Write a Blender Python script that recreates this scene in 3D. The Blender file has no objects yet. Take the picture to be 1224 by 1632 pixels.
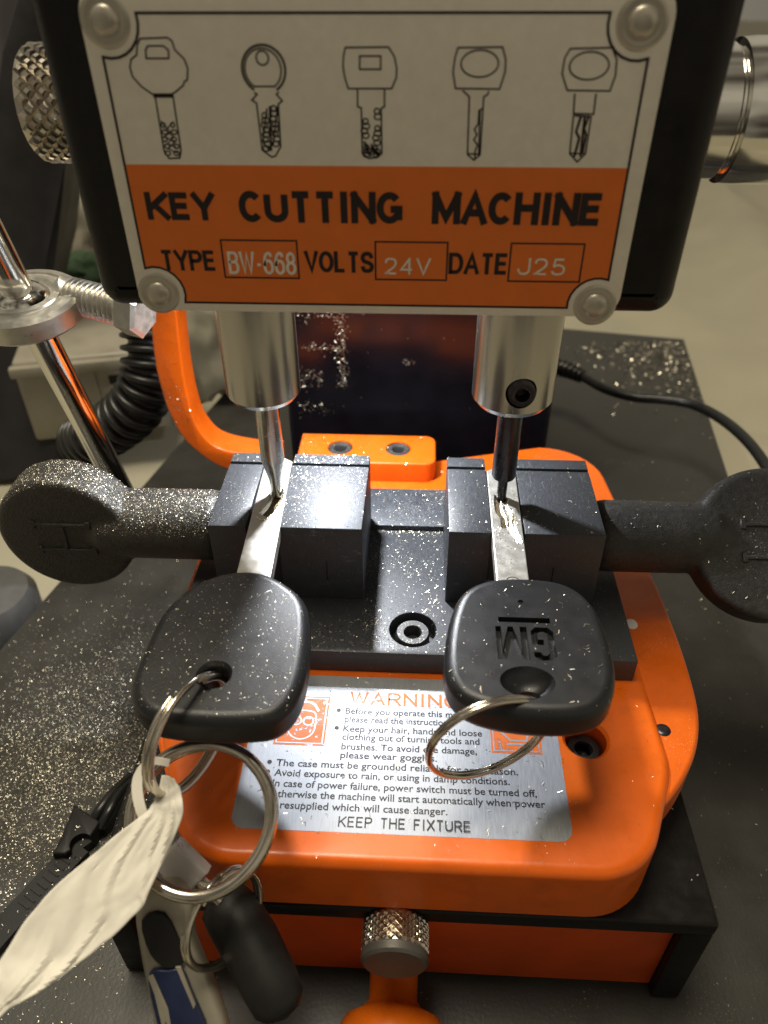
import bpy, bmesh, math, random
from mathutils import Vector, Matrix, Quaternion, noise as mnoise
random.seed(7)
PI = math.pi
SC = bpy.context.scene
COL = SC.collection
SC.unit_settings.system = 'METRIC'; SC.unit_settings.scale_length = 0.01      # one unit is a centimetre

# ------------------------------------------------------------------ camera
F_PX = 1223.28
PITCH, YAW, ROLL = 0.6626, 0.0525, -0.0063
CAM = Vector((2.0994, -12.1968, 10.0))
def _axes():
    cp, sp = math.cos(PITCH), math.sin(PITCH)
    fw, up, rt = Vector((0, cp, -sp)), Vector((0, sp, cp)), Vector((1, 0, 0))
    cr, sr = math.cos(ROLL), math.sin(ROLL)
    rt, up = cr*rt + sr*up, -sr*rt + cr*up
    Z = Matrix.Rotation(YAW, 3, 'Z')
    return Z @ rt, Z @ up, Z @ fw
RT, UP, FW = _axes()
cd = bpy.data.cameras.new('camera'); cam = bpy.data.objects.new('camera', cd); COL.objects.link(cam)
M = Matrix((RT, UP, -FW)).transposed().to_4x4(); M.translation = CAM
cam.matrix_world = M
cd.sensor_fit = 'VERTICAL'; cd.sensor_height = 36; cd.sensor_width = 27
cd.lens = F_PX/1632*36
cd.clip_start = 0.3; cd.clip_end = 3000
cd.dof.use_dof = True; cd.dof.focus_distance = 15.2; cd.dof.aperture_fstop = 0.21
SC.camera = cam

# ------------------------------------------------------------------ light
w = bpy.data.worlds.new('World'); SC.world = w; w.use_nodes = True
bg = w.node_tree.nodes['Background']; bg.inputs[0].default_value = (1.0, 0.87, 0.62, 1); bg.inputs[1].default_value = 0.225
_wn, _wl = w.node_tree.nodes, w.node_tree.links      # an uneven dim room: brighter patches and dark corners
_tc = _wn.new('ShaderNodeTexCoord'); _no = _wn.new('ShaderNodeTexNoise'); _no.inputs['Scale'].default_value = 1.7; _no.inputs['Detail'].default_value = 2
_rp = _wn.new('ShaderNodeValToRGB'); _rp.color_ramp.elements[0].position = .36; _rp.color_ramp.elements[0].color = (.16, .13, .10, 1)
_rp.color_ramp.elements[1].position = .64; _rp.color_ramp.elements[1].color = (1.9, 1.70, 1.32, 1)
_wl.new(_tc.outputs['Generated'], _no.inputs['Vector']); _wl.new(_no.outputs[0], _rp.inputs[0]); _wl.new(_rp.outputs[0], bg.inputs[0])
def area_light(name, loc, target, size, power, color, shape='DISK'):
    l = bpy.data.lights.new(name, 'AREA'); l.shape = shape; l.size = size; l.energy = power; l.color = color
    o = bpy.data.objects.new(name, l); COL.objects.link(o)
    o.location = loc; o.rotation_euler = (Vector(target)-Vector(loc)).to_track_quat('-Z', 'Y').to_euler()
    return o
area_light('work_lamp', (0.1, 3.9, 4.75), (0.9, 1.0, -2), 0.55, 1950, (0.93, 0.96, 1.0))
area_light('room_lamp', (-9, 7, 76), (2, 1, 0), 28, 60000, (1.0, 0.90, 0.70), 'SQUARE')
SC.view_settings.view_transform = 'Standard'; SC.view_settings.look = 'None'
SC.view_settings.exposure = 0; SC.view_settings.gamma = 1; SC.view_settings.use_curve_mapping = False
SC.cycles.use_denoising = True
SC.cycles.sample_clamp_indirect = 12
SC.cycles.max_bounces = 8

# ------------------------------------------------------------------ reading points on known planes
def ray(px, py): return FW + RT*((px-612)/F_PX) + UP*((816-py)/F_PX)
def atz(px, py, z):
    d = ray(px, py); return CAM + d*((z-CAM.z)/d.z)
def aty(px, py, y):
    d = ray(px, py); return CAM + d*((y-CAM.y)/d.y)
def atd(px, py, t): return CAM + ray(px, py)*t

# ------------------------------------------------------------------ materials
def mat(name, col, rough=.5, metal=0., var=.12, vscale=3., bump=0., bscale=30., dust=0., dscale=26., dust_col=(.8,.77,.66),
        coat=0., aniso=None, spec=.5, rvar=.1, scratch=0., grime=0.):
    m = bpy.data.materials.new(name); m.use_nodes = True
    nt = m.node_tree; N = nt.nodes; L = nt.links
    p = N['Principled BSDF']; p.inputs['Metallic'].default_value = metal
    p.inputs['Coat Weight'].default_value = coat; p.inputs['Coat Roughness'].default_value = .12
    p.inputs['Specular IOR Level'].default_value = spec
    tc = N.new('ShaderNodeTexCoord'); src = tc.outputs['Object']
    if aniso:
        mp = N.new('ShaderNodeMapping'); mp.inputs['Scale'].default_value = aniso; L.new(src, mp.inputs[0]); fine_src = mp.outputs[0]
    else: fine_src = src
    n1 = N.new('ShaderNodeTexNoise'); n1.inputs['Scale'].default_value = vscale; n1.inputs['Detail'].default_value = 6
    L.new(fine_src, n1.inputs['Vector'])
    mr = N.new('ShaderNodeMapRange'); mr.inputs[1].default_value = .25; mr.inputs[2].default_value = .75
    mr.inputs[3].default_value = 1-var; mr.inputs[4].default_value = 1+var; L.new(n1.outputs[0], mr.inputs[0])
    mx = N.new('ShaderNodeVectorMath'); mx.operation = 'SCALE'; mx.inputs[0].default_value = col[:3]; L.new(mr.outputs[0], mx.inputs['Scale'])
    rr = N.new('ShaderNodeMapRange'); rr.inputs[1].default_value = .25; rr.inputs[2].default_value = .75
    rr.inputs[3].default_value = max(.02, rough-rvar); rr.inputs[4].default_value = min(1, rough+rvar); L.new(n1.outputs[0], rr.inputs[0])
    cout, rout = mx.outputs[0], rr.outputs[0]
    if dust:
        n2 = N.new('ShaderNodeTexNoise'); n2.inputs['Scale'].default_value = dscale; n2.inputs['Detail'].default_value = 3; n2.inputs['Roughness'].default_value = .7
        L.new(src, n2.inputs['Vector'])
        n3 = N.new('ShaderNodeTexNoise'); n3.inputs['Scale'].default_value = .55; n3.inputs['Detail'].default_value = 3; L.new(src, n3.inputs['Vector'])
        ad = N.new('ShaderNodeMath'); ad.operation = 'MULTIPLY_ADD'; L.new(n3.outputs[0], ad.inputs[0]); ad.inputs[1].default_value = .35; L.new(n2.outputs[0], ad.inputs[2])
        th = N.new('ShaderNodeMapRange'); th.inputs[1].default_value = .93-dust*.25; th.inputs[2].default_value = .99-dust*.25; L.new(ad.outputs[0], th.inputs[0])
        ge = N.new('ShaderNodeNewGeometry'); sx = N.new('ShaderNodeSeparateXYZ'); L.new(ge.outputs['Normal'], sx.inputs[0])
        nr = N.new('ShaderNodeMapRange'); nr.inputs[1].default_value = .15; nr.inputs[2].default_value = .6; L.new(sx.outputs['Z'], nr.inputs[0])
        mu = N.new('ShaderNodeMath'); mu.operation = 'MULTIPLY'; L.new(th.outputs[0], mu.inputs[0]); L.new(nr.outputs[0], mu.inputs[1])
        mc = N.new('ShaderNodeMix'); mc.data_type = 'RGBA'; L.new(mu.outputs[0], mc.inputs['Factor'])
        L.new(cout, mc.inputs['A']); mc.inputs['B'].default_value = (*dust_col, 1); cout = mc.outputs['Result']
    def layer(scale, lo, hi, amount, colr, mapping=None, detail=5):
        nonlocal cout
        q = N.new('ShaderNodeTexNoise'); q.inputs['Scale'].default_value = scale; q.inputs['Detail'].default_value = detail; q.inputs['Roughness'].default_value = .65
        if mapping:
            mp2 = N.new('ShaderNodeMapping'); mp2.inputs['Scale'].default_value = mapping; mp2.inputs['Rotation'].default_value = (.3, .2, .5); L.new(src, mp2.inputs[0]); L.new(mp2.outputs[0], q.inputs['Vector'])
        else: L.new(src, q.inputs['Vector'])
        r = N.new('ShaderNodeMapRange'); r.inputs[1].default_value = lo; r.inputs[2].default_value = hi; r.inputs[4].default_value = amount; L.new(q.outputs[0], r.inputs[0])
        x = N.new('ShaderNodeMix'); x.data_type = 'RGBA'; L.new(r.outputs[0], x.inputs['Factor']); L.new(cout, x.inputs['A']); x.inputs['B'].default_value = (*colr, 1); cout = x.outputs['Result']
    if scratch:
        layer(1.6, .62, .66, scratch, (.34,.34,.34), (26, 1.2, 6)); layer(2.0, .64, .67, scratch*.8, (.30,.30,.30), (1.5, 30, 5))
    if grime:
        layer(1.3, .52, .75, grime, tuple(c*.45 for c in col[:3])); layer(11, .70, .73, grime*1.5, (.05,.03,.015)); layer(16, .735, .75, grime*1.6, (.75,.55,.40))
    L.new(cout, p.inputs['Base Color']); L.new(rout, p.inputs['Roughness'])
    if bump:
        nb = N.new('ShaderNodeTexNoise'); nb.inputs['Scale'].default_value = bscale; nb.inputs['Detail'].default_value = 4; L.new(fine_src, nb.inputs['Vector'])
        b = N.new('ShaderNodeBump'); b.inputs['Strength'].default_value = bump; b.inputs['Distance'].default_value = .03
        L.new(nb.outputs[0], b.inputs['Height']); L.new(b.outputs[0], p.inputs['Normal'])
    return m
ORANGE = (.74, .125, .005)
MT = dict(
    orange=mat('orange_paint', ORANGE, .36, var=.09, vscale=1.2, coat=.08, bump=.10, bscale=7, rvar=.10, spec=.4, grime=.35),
    orange_panel=mat('orange_paint_shaded', (.50,.062,.004), .42, var=.12, vscale=1.0, spec=.35, bump=.1, bscale=7, grime=.3),  # redder orange, with the shade under the overhang put into its colour
    orange_dusty=mat('orange_paint_dusty', ORANGE, .38, var=.08, vscale=1.5, coat=.05, spec=.4, grime=.3, dust=.32, dscale=34, dust_col=(.85,.5,.3), bump=.05, bscale=9),
    orange_plastic=mat('orange_plastic', (.58,.115,.006), .3, var=.06, coat=.2),
    black_paint=mat('black_paint', (.007,.006,.0055), .42, var=.3, bump=.08, bscale=40, spec=.28, scratch=.03),
    black_gloss=mat('black_gloss', (.009,.008,.011), .22, var=.3, vscale=1.2, rvar=.05),
    black_oxide=mat('black_oxide_steel', (.046,.049,.056), .46, metal=.1, var=.18, vscale=5, bump=.06, bscale=50, dust=.36, dscale=30, aniso=(6,1,1), scratch=.22),
    black_oxide_dusty=mat('black_oxide_dusty', (.048,.053,.064), .50, metal=.1, var=.2, vscale=5, bump=.1, bscale=45, dust=.58, dscale=30, dust_col=(.40,.39,.36), scratch=.3),
    cast_iron=mat('cast_iron_black', (.045,.044,.042), .46, metal=.35, var=.3, vscale=8, bump=.5, bscale=26, dust=.1),
    cast_dusty=mat('cast_iron_dusty', (.05,.048,.045), .46, metal=.35, var=.3, vscale=8, bump=.7, bscale=22, dust=.5, dscale=24),
    steel=mat('turned_steel', (.46,.445,.415), .22, metal=1, var=.02, vscale=2.5, aniso=(1,1,30), rvar=.015),
    tool_steel=mat('tool_steel', (.55,.53,.48), .24, metal=1, var=.12, vscale=6, rvar=.06),
    tracer=mat('blackened_steel', (.06,.055,.06), .3, metal=.8, var=.2, vscale=6),
    bolt=mat('dusty_bolt', (.055,.055,.055), .45, metal=.4, var=.3, dust=.55, dscale=34, dust_col=(.5,.48,.42)),
    chrome=mat('chrome', (.74,.72,.67), .12, metal=1, var=.04, rvar=.03),
    zinc=mat('zinc_plate', (.60,.58,.53), .36, metal=.85, var=.1, vscale=6, bump=.06, bscale=30),
    nickel=mat('nickel_ring', (.58,.53,.45), .2, metal=1, var=.1, vscale=4, rvar=.06),
    blade=mat('key_blade_nickel', (.52,.505,.46), .40, metal=.65, var=.08, vscale=5, bump=.1, bscale=40, dust=.3, dscale=40, dust_col=(.2,.18,.14)),
    end_cap=mat('shaded_steel', (.10,.095,.085), .5, metal=.4, var=.2, bump=.1),  # steel darkened in its colour for the unlit front end of the thumb screw
    track=mat('milled_brass', (.15,.115,.065), .36, metal=.7, var=.5, vscale=22, bump=.4, bscale=40),
    cut=mat('fresh_cut_brass', (.72,.66,.5), .3, metal=1, var=.2, vscale=20, bump=.5, bscale=30),
    key_plastic=mat('black_key_plastic', (.011,.0115,.0135), .38, var=.15, bump=.16, bscale=70, spec=.45, rvar=.05),
    plate_alu=mat('satin_aluminium', (.80,.75,.64), .55, metal=.25, var=.05, vscale=6, rvar=.05, bump=.05, bscale=60),
    plate_orange=mat('printed_orange', (.76,.175,.026), .5, var=.05, spec=.3),
    ink=mat('black_ink', (.02,.014,.014), .55, var=.2, spec=.3),
    stamped=mat('stamped_bare_metal', (.78,.74,.64), .45, metal=.3, var=.15, vscale=10),
    rivet=mat('rivet_aluminium', (.50,.46,.38), .36, metal=.6, var=.1),
    label=mat('brushed_label', (.33,.345,.375), .46, metal=.3, var=.16, vscale=7, aniso=(9,.5,1), bump=.06, bscale=30, rvar=.1),
    board=mat('dark_board', (.034,.032,.027), .46, var=.25, vscale=.8, bump=.2, bscale=12, dust=.30, dscale=18, dust_col=(.30,.285,.23), spec=.5, scratch=.06),
    bench=mat('bench_beige', (.40,.37,.275), .6, var=.08, vscale=.25, bump=.35, bscale=.5, spec=.35),
    cream=mat('cream_plastic', (.30,.275,.22), .5, var=.15, vscale=.8),
    rubber=mat('black_rubber', (.010,.0095,.009), .5, var=.2, bump=.1, spec=.35),
    hose=mat('black_hose', (.013,.013,.013), .36, var=.2),
    cloth=mat('black_cloth', (.014,.013,.016), .62, var=.3, vscale=1.0, bump=.3, bscale=6),
    grey=mat('grey_plastic', (.10,.10,.10), .5, var=.1),
    paper=mat('white_paper', (.86,.82,.72), .5, var=.06, vscale=1.5, bump=.12, bscale=5, spec=.4),
    frost=mat('frosted_plastic', (.62,.60,.58), .35, var=.06, spec=.5),
    silver=mat('silver_plastic', (.36,.33,.26), .4, metal=.3, var=.1),
    blue=mat('blue_plastic', (.012,.02,.06), .3, var=.2),
    red=mat('red_plastic', (.35,.03,.05), .5),
    green=mat('green_cloth', (.035,.07,.03), .8, var=.3),
    white=mat('white_chip', (.8,.78,.72), .5, var=.05),
    shaving=mat('metal_shaving', (.66,.61,.49), .38, metal=1, var=.15, vscale=3),
)
MT['frost'].node_tree.nodes['Principled BSDF'].inputs['Transmission Weight'].default_value = .45
# worn print: the ink is missing where the noise is high
def worn(name, col, lim):
    m = mat(name, col, .5, var=.1, spec=.3); nt = m.node_tree; N, L = nt.nodes, nt.links
    tc = N.new('ShaderNodeTexCoord'); n = N.new('ShaderNodeTexNoise'); n.inputs['Scale'].default_value = 9; n.inputs['Detail'].default_value = 6; n.inputs['Roughness'].default_value = .75
    L.new(tc.outputs['Object'], n.inputs['Vector'])
    r = N.new('ShaderNodeMapRange'); r.inputs[1].default_value = lim-.02; r.inputs[2].default_value = lim+.03; r.inputs[3].default_value = 1; r.inputs[4].default_value = 0
    L.new(n.outputs[0], r.inputs[0]); L.new(r.outputs[0], N['Principled BSDF'].inputs['Alpha'])
    return m
MT['print'] = worn('worn_black_print', (.02,.016,.016), .74)
MT['print_orange'] = worn('worn_orange_print', (.75,.16,.02), .57)

# ------------------------------------------------------------------ helpers
def thing(name, label, cat, loc=(0,0,0), group=None):
    o = bpy.data.objects.new(name, None); COL.objects.link(o); o.empty_display_size = .3
    o.location = loc; o['label'] = label; o['category'] = cat
    if group: o['group'] = group
    return o
def tag(o, label, cat, group=None, kind=None):
    o['label'] = label; o['category'] = cat
    if group: o['group'] = group
    if kind: o['kind'] = kind
    return o
def obj(name, bm, m, parent=None, smooth=True, angle=40, bevel=0):
    me = bpy.data.meshes.new(name)
    bmesh.ops.recalc_face_normals(bm, faces=bm.faces)
    bm.to_mesh(me); bm.free()
    me.materials.append(MT[m])
    if smooth:
        me.shade_smooth(); me.set_sharp_from_angle(angle=math.radians(angle))
    o = bpy.data.objects.new(name, me); COL.objects.link(o)
    if parent:
        o.parent = parent
        wl = Matrix.Translation(parent.location) if parent.type == 'EMPTY' else Matrix()
        base = parent
        while base.parent: base = base.parent
        wl = Matrix.Translation(base.location)
        if parent.type == 'EMPTY': o.matrix_parent_inverse = wl.inverted()
    return o
def copy_part(o, shift, parent):
    c = o.copy(); COL.objects.link(c); c.parent = parent; c.location = Vector(o.location)+Vector(shift); return c
def NB(): return bmesh.new()
def add_box(bm, x0, x1, y0, y1, z0, z1, bevel=0., seg=2, mtx=None):
    t = bmesh.new()
    bmesh.ops.create_cube(t, size=1)
    for v in t.verts:
        v.co = Vector((x0+(v.co.x+.5)*(x1-x0), y0+(v.co.y+.5)*(y1-y0), z0+(v.co.z+.5)*(z1-z0)))
    if bevel: bmesh.ops.bevel(t, geom=list(t.edges), offset=bevel, segments=seg, affect='EDGES', profile=.5)
    merge(bm, t, mtx)
def merge(bm, t, mtx=None):
    if mtx is not None: bmesh.ops.transform(t, matrix=mtx, verts=t.verts)
    me = bpy.data.meshes.new('tmp'); t.to_mesh(me); t.free(); bm.from_mesh(me); bpy.data.meshes.remove(me)
def rounded(corners, seg=8):
    """corners: (x, y, radius) -> polygon with arcs"""
    out = []; n = len(corners)
    for i, (x, y, r) in enumerate(corners):
        p = Vector((x, y)); a = (Vector(corners[i-1][:2])-p); b = (Vector(corners[(i+1) % n][:2])-p)
        if r <= 0: out.append((x, y)); continue
        a.normalize(); b.normalize()
        ang = a.angle(b); d = r/math.tan(ang/2); c = p+(a+b).normalized()*(r/math.sin(ang/2))
        s = p+a*d-c; e = p+b*d-c
        th = s.angle_signed(e)
        for k in range(seg+1):
            q = s.copy(); q.rotate(Matrix.Rotation(-th*k/seg, 2)); out.append((c.x+q.x, c.y+q.y))
    return out
def catmull(pts, n=6, closed=True):
    out = []; m = len(pts); P = [Vector(p) for p in pts]
    rng = range(m) if closed else range(m-1)
    for i in rng:
        if closed: a, b, c, d = P[i-1], P[i], P[(i+1) % m], P[(i+2) % m]
        else: a, b, c, d = P[max(i-1, 0)], P[i], P[i+1], P[min(i+2, m-1)]
        for k in range(n):
            t = k/n
            out.append(.5*((2*b)+(c-a)*t+(2*a-5*b+4*c-d)*t*t+(3*b-a-3*c+d)*t**3))
    if not closed: out.append(P[-1])
    return out
def pillow(bm, pts, z0, z1, rt=.05, rb=.02, seg=5, mtx=None, dome=0.):
    """closed polygon extruded from z0 to z1 with rounded top (rt) and bottom (rb) edges"""
    pts = [Vector(p[:2]) for p in pts]; n = len(pts)
    area = sum(pts[i-1].x*pts[i].y-pts[i].x*pts[i-1].y for i in range(n))
    if area < 0: pts.reverse()
    nor = []
    for i in range(n):
        e1 = (pts[i]-pts[i-1]); e2 = (pts[(i+1) % n]-pts[i])
        e1 = e1.normalized() if e1.length else e1; e2 = e2.normalized() if e2.length else e2
        k = Vector((e1.y+e2.y, -e1.x-e2.x))
        k = k.normalized() if k.length else k
        cs = max(.35, k.dot(Vector((e1.y, -e1.x)))); nor.append(k/cs)
    layers = []
    if rb > 0:
        for k in range(seg+1):
            a = PI/2*k/seg; layers.append((rb*(1-math.sin(a)), z0+rb*(1-math.cos(a))))
    else: layers.append((0, z0))
    if rt > 0:
        for k in range(seg+1):
            a = PI/2*k/seg; layers.append((rt*(1-math.cos(a)), z1-rt*(1-math.sin(a))))
    else: layers.append((0, z1))
    t = bmesh.new(); rings = []
    for off, z in layers:
        rings.append([t.verts.new((p.x-q.x*off, p.y-q.y*off, z)) for p, q in zip(pts, nor)])
    for a, b in zip(rings, rings[1:]):
        for i in range(n): t.faces.new((a[i-1], a[i], b[i], b[i-1]))
    t.faces.new(list(reversed(rings[0])))
    t.faces.new(rings[-1])
    merge(bm, t, mtx)
def add_lathe(bm, prof, mtx=None, n=48):
    """prof: (radius, height) along +Z"""
    t = bmesh.new(); rings = []
    for r, z in prof:
        rings.append([t.verts.new((max(r, 1e-4)*math.cos(2*PI*k/n), max(r, 1e-4)*math.sin(2*PI*k/n), z)) for k in range(n)])
    for a, b in zip(rings, rings[1:]):
        for i in range(n): t.faces.new((a[i-1], a[i], b[i], b[i-1]))
    t.faces.new(list(reversed(rings[0]))); t.faces.new(rings[-1])
    merge(bm, t, mtx)
def frame(origin, zdir, xhint=(1, 0, 0)):
    z = Vector(zdir).normalized(); x = Vector(xhint)
    if abs(x.normalized().dot(z)) > .97: x = Vector((0, 1, 0))
    y = z.cross(x).normalized(); x = y.cross(z)
    m = Matrix((x, y, z)).transposed().to_4x4(); m.translation = Vector(origin); return m
def add_tube(bm, path, r, n=16, closed=False, rz=None, up=None, caps=True):
    """r: number or list; rz/up give a flat section: r across, rz along up"""
    P = [Vector(p) for p in path]; m = len(P)
    t = bmesh.new(); rings = []; u = None
    for i in range(m):
        if closed: d = (P[(i+1) % m]-P[i-1]).normalized()
        else: d = (P[min(i+1, m-1)]-P[max(i-1, 0)]).normalized()
        if up is not None: v = Vector(up); v = (v-d*v.dot(d)).normalized()
        elif u is None: v = d.orthogonal().normalized()
        else: v = (u-d*u.dot(d)).normalized()
        u = v; s = d.cross(v)
        ri = r[i] if isinstance(r, (list, tuple)) else r
        rv = rz if rz is not None else ri
        ring = []
        for k in range(n):
            a = 2*PI*k/n+(PI/4 if n == 4 else 0); f = 1.4142 if n == 4 else 1
            ring.append(t.verts.new(P[i]+s*(ri*f*math.cos(a))+v*(rv*f*math.sin(a))))
        rings.append(ring)
    pairs = list(zip(rings, rings[1:]))+([(rings[-1], rings[0])] if closed else [])
    for a, b in pairs:
        for i in range(n): t.faces.new((a[i-1], a[i], b[i], b[i-1]))
    if not closed and caps: t.faces.new(list(reversed(rings[0]))); t.faces.new(rings[-1])
    merge(bm, t)
def boolean(o, cut_bm, op='DIFFERENCE', flat=False):
    me = bpy.data.meshes.new('cut'); bmesh.ops.recalc_face_normals(cut_bm, faces=cut_bm.faces); cut_bm.to_mesh(me); cut_bm.free()
    c = bpy.data.objects.new('cut', me); COL.objects.link(c)
    c.matrix_world = Matrix()
    md = o.modifiers.new('b', 'BOOLEAN'); md.operation = op; md.object = c; md.solver = 'EXACT'
    bpy.context.view_layer.update()
    dg = bpy.context.evaluated_depsgraph_get()
    new = bpy.data.meshes.new_from_object(o.evaluated_get(dg))
    if not new.polygons:
        md.solver = 'FAST'; bpy.context.view_layer.update()
        new = bpy.data.meshes.new_from_object(o.evaluated_get(bpy.context.evaluated_depsgraph_get()))
    o.modifiers.clear(); old = o.data; o.data = new; new.name = o.name
    bpy.data.objects.remove(c); bpy.data.meshes.remove(me); bpy.data.meshes.remove(old)
    while len(new.materials) > 1: new.materials.pop()
    if flat: new.shade_flat()
    else: new.shade_smooth(); new.set_sharp_from_angle(angle=math.radians(35))
def remesh(o, voxel, it=6):
    md = o.modifiers.new('r', 'REMESH'); md.mode = 'VOXEL'; md.voxel_size = voxel
    ms = o.modifiers.new('s', 'SMOOTH'); ms.iterations = it; ms.factor = .5
    bpy.context.view_layer.update(); dg = bpy.context.evaluated_depsgraph_get()
    new = bpy.data.meshes.new_from_object(o.evaluated_get(dg)); o.modifiers.clear(); old = o.data; o.data = new
    bpy.data.meshes.remove(old); new.shade_smooth()
def text_bm(s, x0, x1, y0, y1, bold=0., keep=False):
    """flat lettering fitted into a box; the mesh lies in XY"""
    cu = bpy.data.curves.new('t', 'FONT'); cu.body = s; cu.size = 1; cu.offset = bold; cu.resolution_u = 3
    o = bpy.data.objects.new('t', cu); COL.objects.link(o); bpy.context.view_layer.update()
    me = bpy.data.meshes.new_from_object(o.evaluated_get(bpy.context.evaluated_depsgraph_get()))
    bpy.data.objects.remove(o); bpy.data.curves.remove(cu)
    bm = bmesh.new(); bm.from_mesh(me); bpy.data.meshes.remove(me)
    xs = [v.co.x for v in bm.verts]; ys = [v.co.y for v in bm.verts]
    sx = (x1-x0)/(max(xs)-min(xs))
    if keep: sy = (y1-y0)/.73; oy = y0
    else: sy = (y1-y0)/(max(ys)-min(ys)); oy = y0-min(ys)*sy
    for v in bm.verts: v.co = Vector((x0+(v.co.x-min(xs))*sx, oy+v.co.y*sy, 0))
    return bm
def stroke(bm, pts, wd, closed=False):
    """a flat ribbon in XY"""
    P = [Vector(p[:2]) for p in pts]; n = len(P); L = []
    for i in range(n):
        a = P[i-1] if (closed or i) else None; b = P[(i+1) % n] if (closed or i < n-1) else None
        d1 = (P[i]-a).normalized() if a is not None and (P[i]-a).length else None
        d2 = (b-P[i]).normalized() if b is not None and (b-P[i]).length else None
        d1 = d1 or d2; d2 = d2 or d1
        k = Vector((-(d1.y+d2.y), d1.x+d2.x)); k = k.normalized() if k.length > 1e-6 else Vector((-d1.y, d1.x))
        cs = max(.5, k.dot(Vector((-d1.y, d1.x)))); k = k/cs*wd/2
        L.append((bm.verts.new((P[i]+k).to_3d()), bm.verts.new((P[i]-k).to_3d())))
    for i in range(n if closed else n-1):
        a, b = L[i], L[(i+1) % n]; bm.faces.new((a[0], a[1], b[1], b[0]))
def circle(cx, cy, r, n=24, ry=None): return [(cx+r*math.cos(2*PI*k/n), cy+(ry or r)*math.sin(2*PI*k/n)) for k in range(n)]

def _arc(cx, cy, rx, ry, a0, a1, n=14): return [(cx+rx*math.cos(math.radians(a0+(a1-a0)*k/n)), cy+ry*math.sin(math.radians(a0+(a1-a0)*k/n))) for k in range(n+1)]
def _sp(p): return [tuple(v) for v in catmull(p, 4, False)]
GL = {
 'A': (.95, [[(0,0),(.5,1),(1,0)], [(.2,.32),(.8,.32)]]),
 'B': (.85, [[(0,0),(0,1),(.6,1)]+_arc(.6,.77,.36,.23,90,-90)+[(0,.54)], [(.6,.54)]+_arc(.62,.27,.38,.27,80,-90)+[(0,0)]]),
 'C': (.9, [_arc(.5,.5,.5,.5,42,318,24)]),
 'D': (.9, [[(0,0),(0,1),(.45,1)]+_arc(.5,.5,.5,.5,80,-80,18)+[(.45,0),(0,0)]]),
 'E': (.8, [[(1,1),(0,1),(0,0),(1,0)], [(0,.52),(.92,.52)]]),
 'F': (.76, [[(1,1),(0,1),(0,0)], [(0,.5),(.85,.5)]]),
 'G': (.95, [_arc(.5,.5,.5,.5,42,335,26)+[(1,.42)], [(1,0),(1,.45),(.55,.45)]]),
 'H': (.88, [[(0,0),(0,1)], [(1,0),(1,1)], [(0,.53),(1,.53)]]),
 'I': (.28, [[(.5,0),(.5,1)]]),
 'J': (.72, [[(1,1),(1,.3)]+_arc(.5,.28,.5,.28,0,-180)]),
 'K': (.9, [[(0,0),(0,1)], [(1,1),(.06,.40)], [(.33,.57),(1,0)]]),
 'L': (.74, [[(0,1),(0,0),(1,0)]]),
 'M': (1.08, [[(0,0),(0,1)], [(0,1),(.5,.12),(1,1)], [(1,1),(1,0)]]),
 'N': (.9, [[(0,0),(0,1)], [(0,1),(1,0)], [(1,0),(1,1)]]),
 'O': (.98, [_arc(.5,.5,.5,.5,0,360,32)]),
 'P': (.84, [[(0,0),(0,1),(.6,1)]+_arc(.62,.74,.38,.26,85,-85)+[(.6,.47),(0,.47)]]),
 'R': (.88, [[(0,0),(0,1),(.6,1)]+_arc(.62,.74,.36,.26,85,-85)+[(.6,.48),(0,.48)], [(.55,.48),(1,0)]]),
 'S': (.85, [_sp([(.97,.74),(.82,.95),(.5,1),(.17,.94),(.03,.75),(.17,.57),(.5,.5),(.85,.41),(1,.24),(.83,.05),(.5,0),(.16,.05),(0,.27)])]),
 'T': (.84, [[(0,1),(1,1)], [(.5,1),(.5,0)]]),
 'U': (.88, [[(0,1),(0,.34)]+_arc(.5,.34,.5,.34,180,360,16)+[(1,1)]]),
 'V': (.9, [[(0,1),(.5,0),(1,1)]]),
 'W': (1.3, [[(0,1),(.25,0),(.5,.95),(.75,0),(1,1)]]),
 'X': (.9, [[(0,0),(1,1)], [(0,1),(1,0)]]),
 'Y': (.9, [[(0,1),(.5,.43),(1,1)], [(.5,.45),(.5,0)]]),
 '2': (.78, [_sp([(.02,.72),(.15,.95),(.5,1),(.85,.94),(.97,.72),(.82,.48),(.4,.22),(.05,.02)])+[(1,0)]]),
 '4': (.8, [[(.74,0),(.74,1)], [(.74,1),(0,.28),(1,.28)]]),
 '5': (.8, [[(.92,1),(.2,1),(.1,.5)], _sp([(.08,.5),(.5,.63),(.88,.52),(1,.3),(.85,.06),(.5,0),(.15,.05),(0,.22)])]),
 '6': (.8, [_sp([(.92,.82),(.78,.97),(.5,1),(.15,.84),(0,.45),(.1,.12),(.5,0),(.9,.1),(1,.32),(.88,.54),(.5,.63),(.14,.53),(.02,.36)])]),
 '8': (.8, [_arc(.5,.76,.42,.24,0,360,20), _arc(.5,.27,.5,.27,0,360,22)]),
 '-': (.4, [[(0,.42),(1,.42)]]),
}
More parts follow.
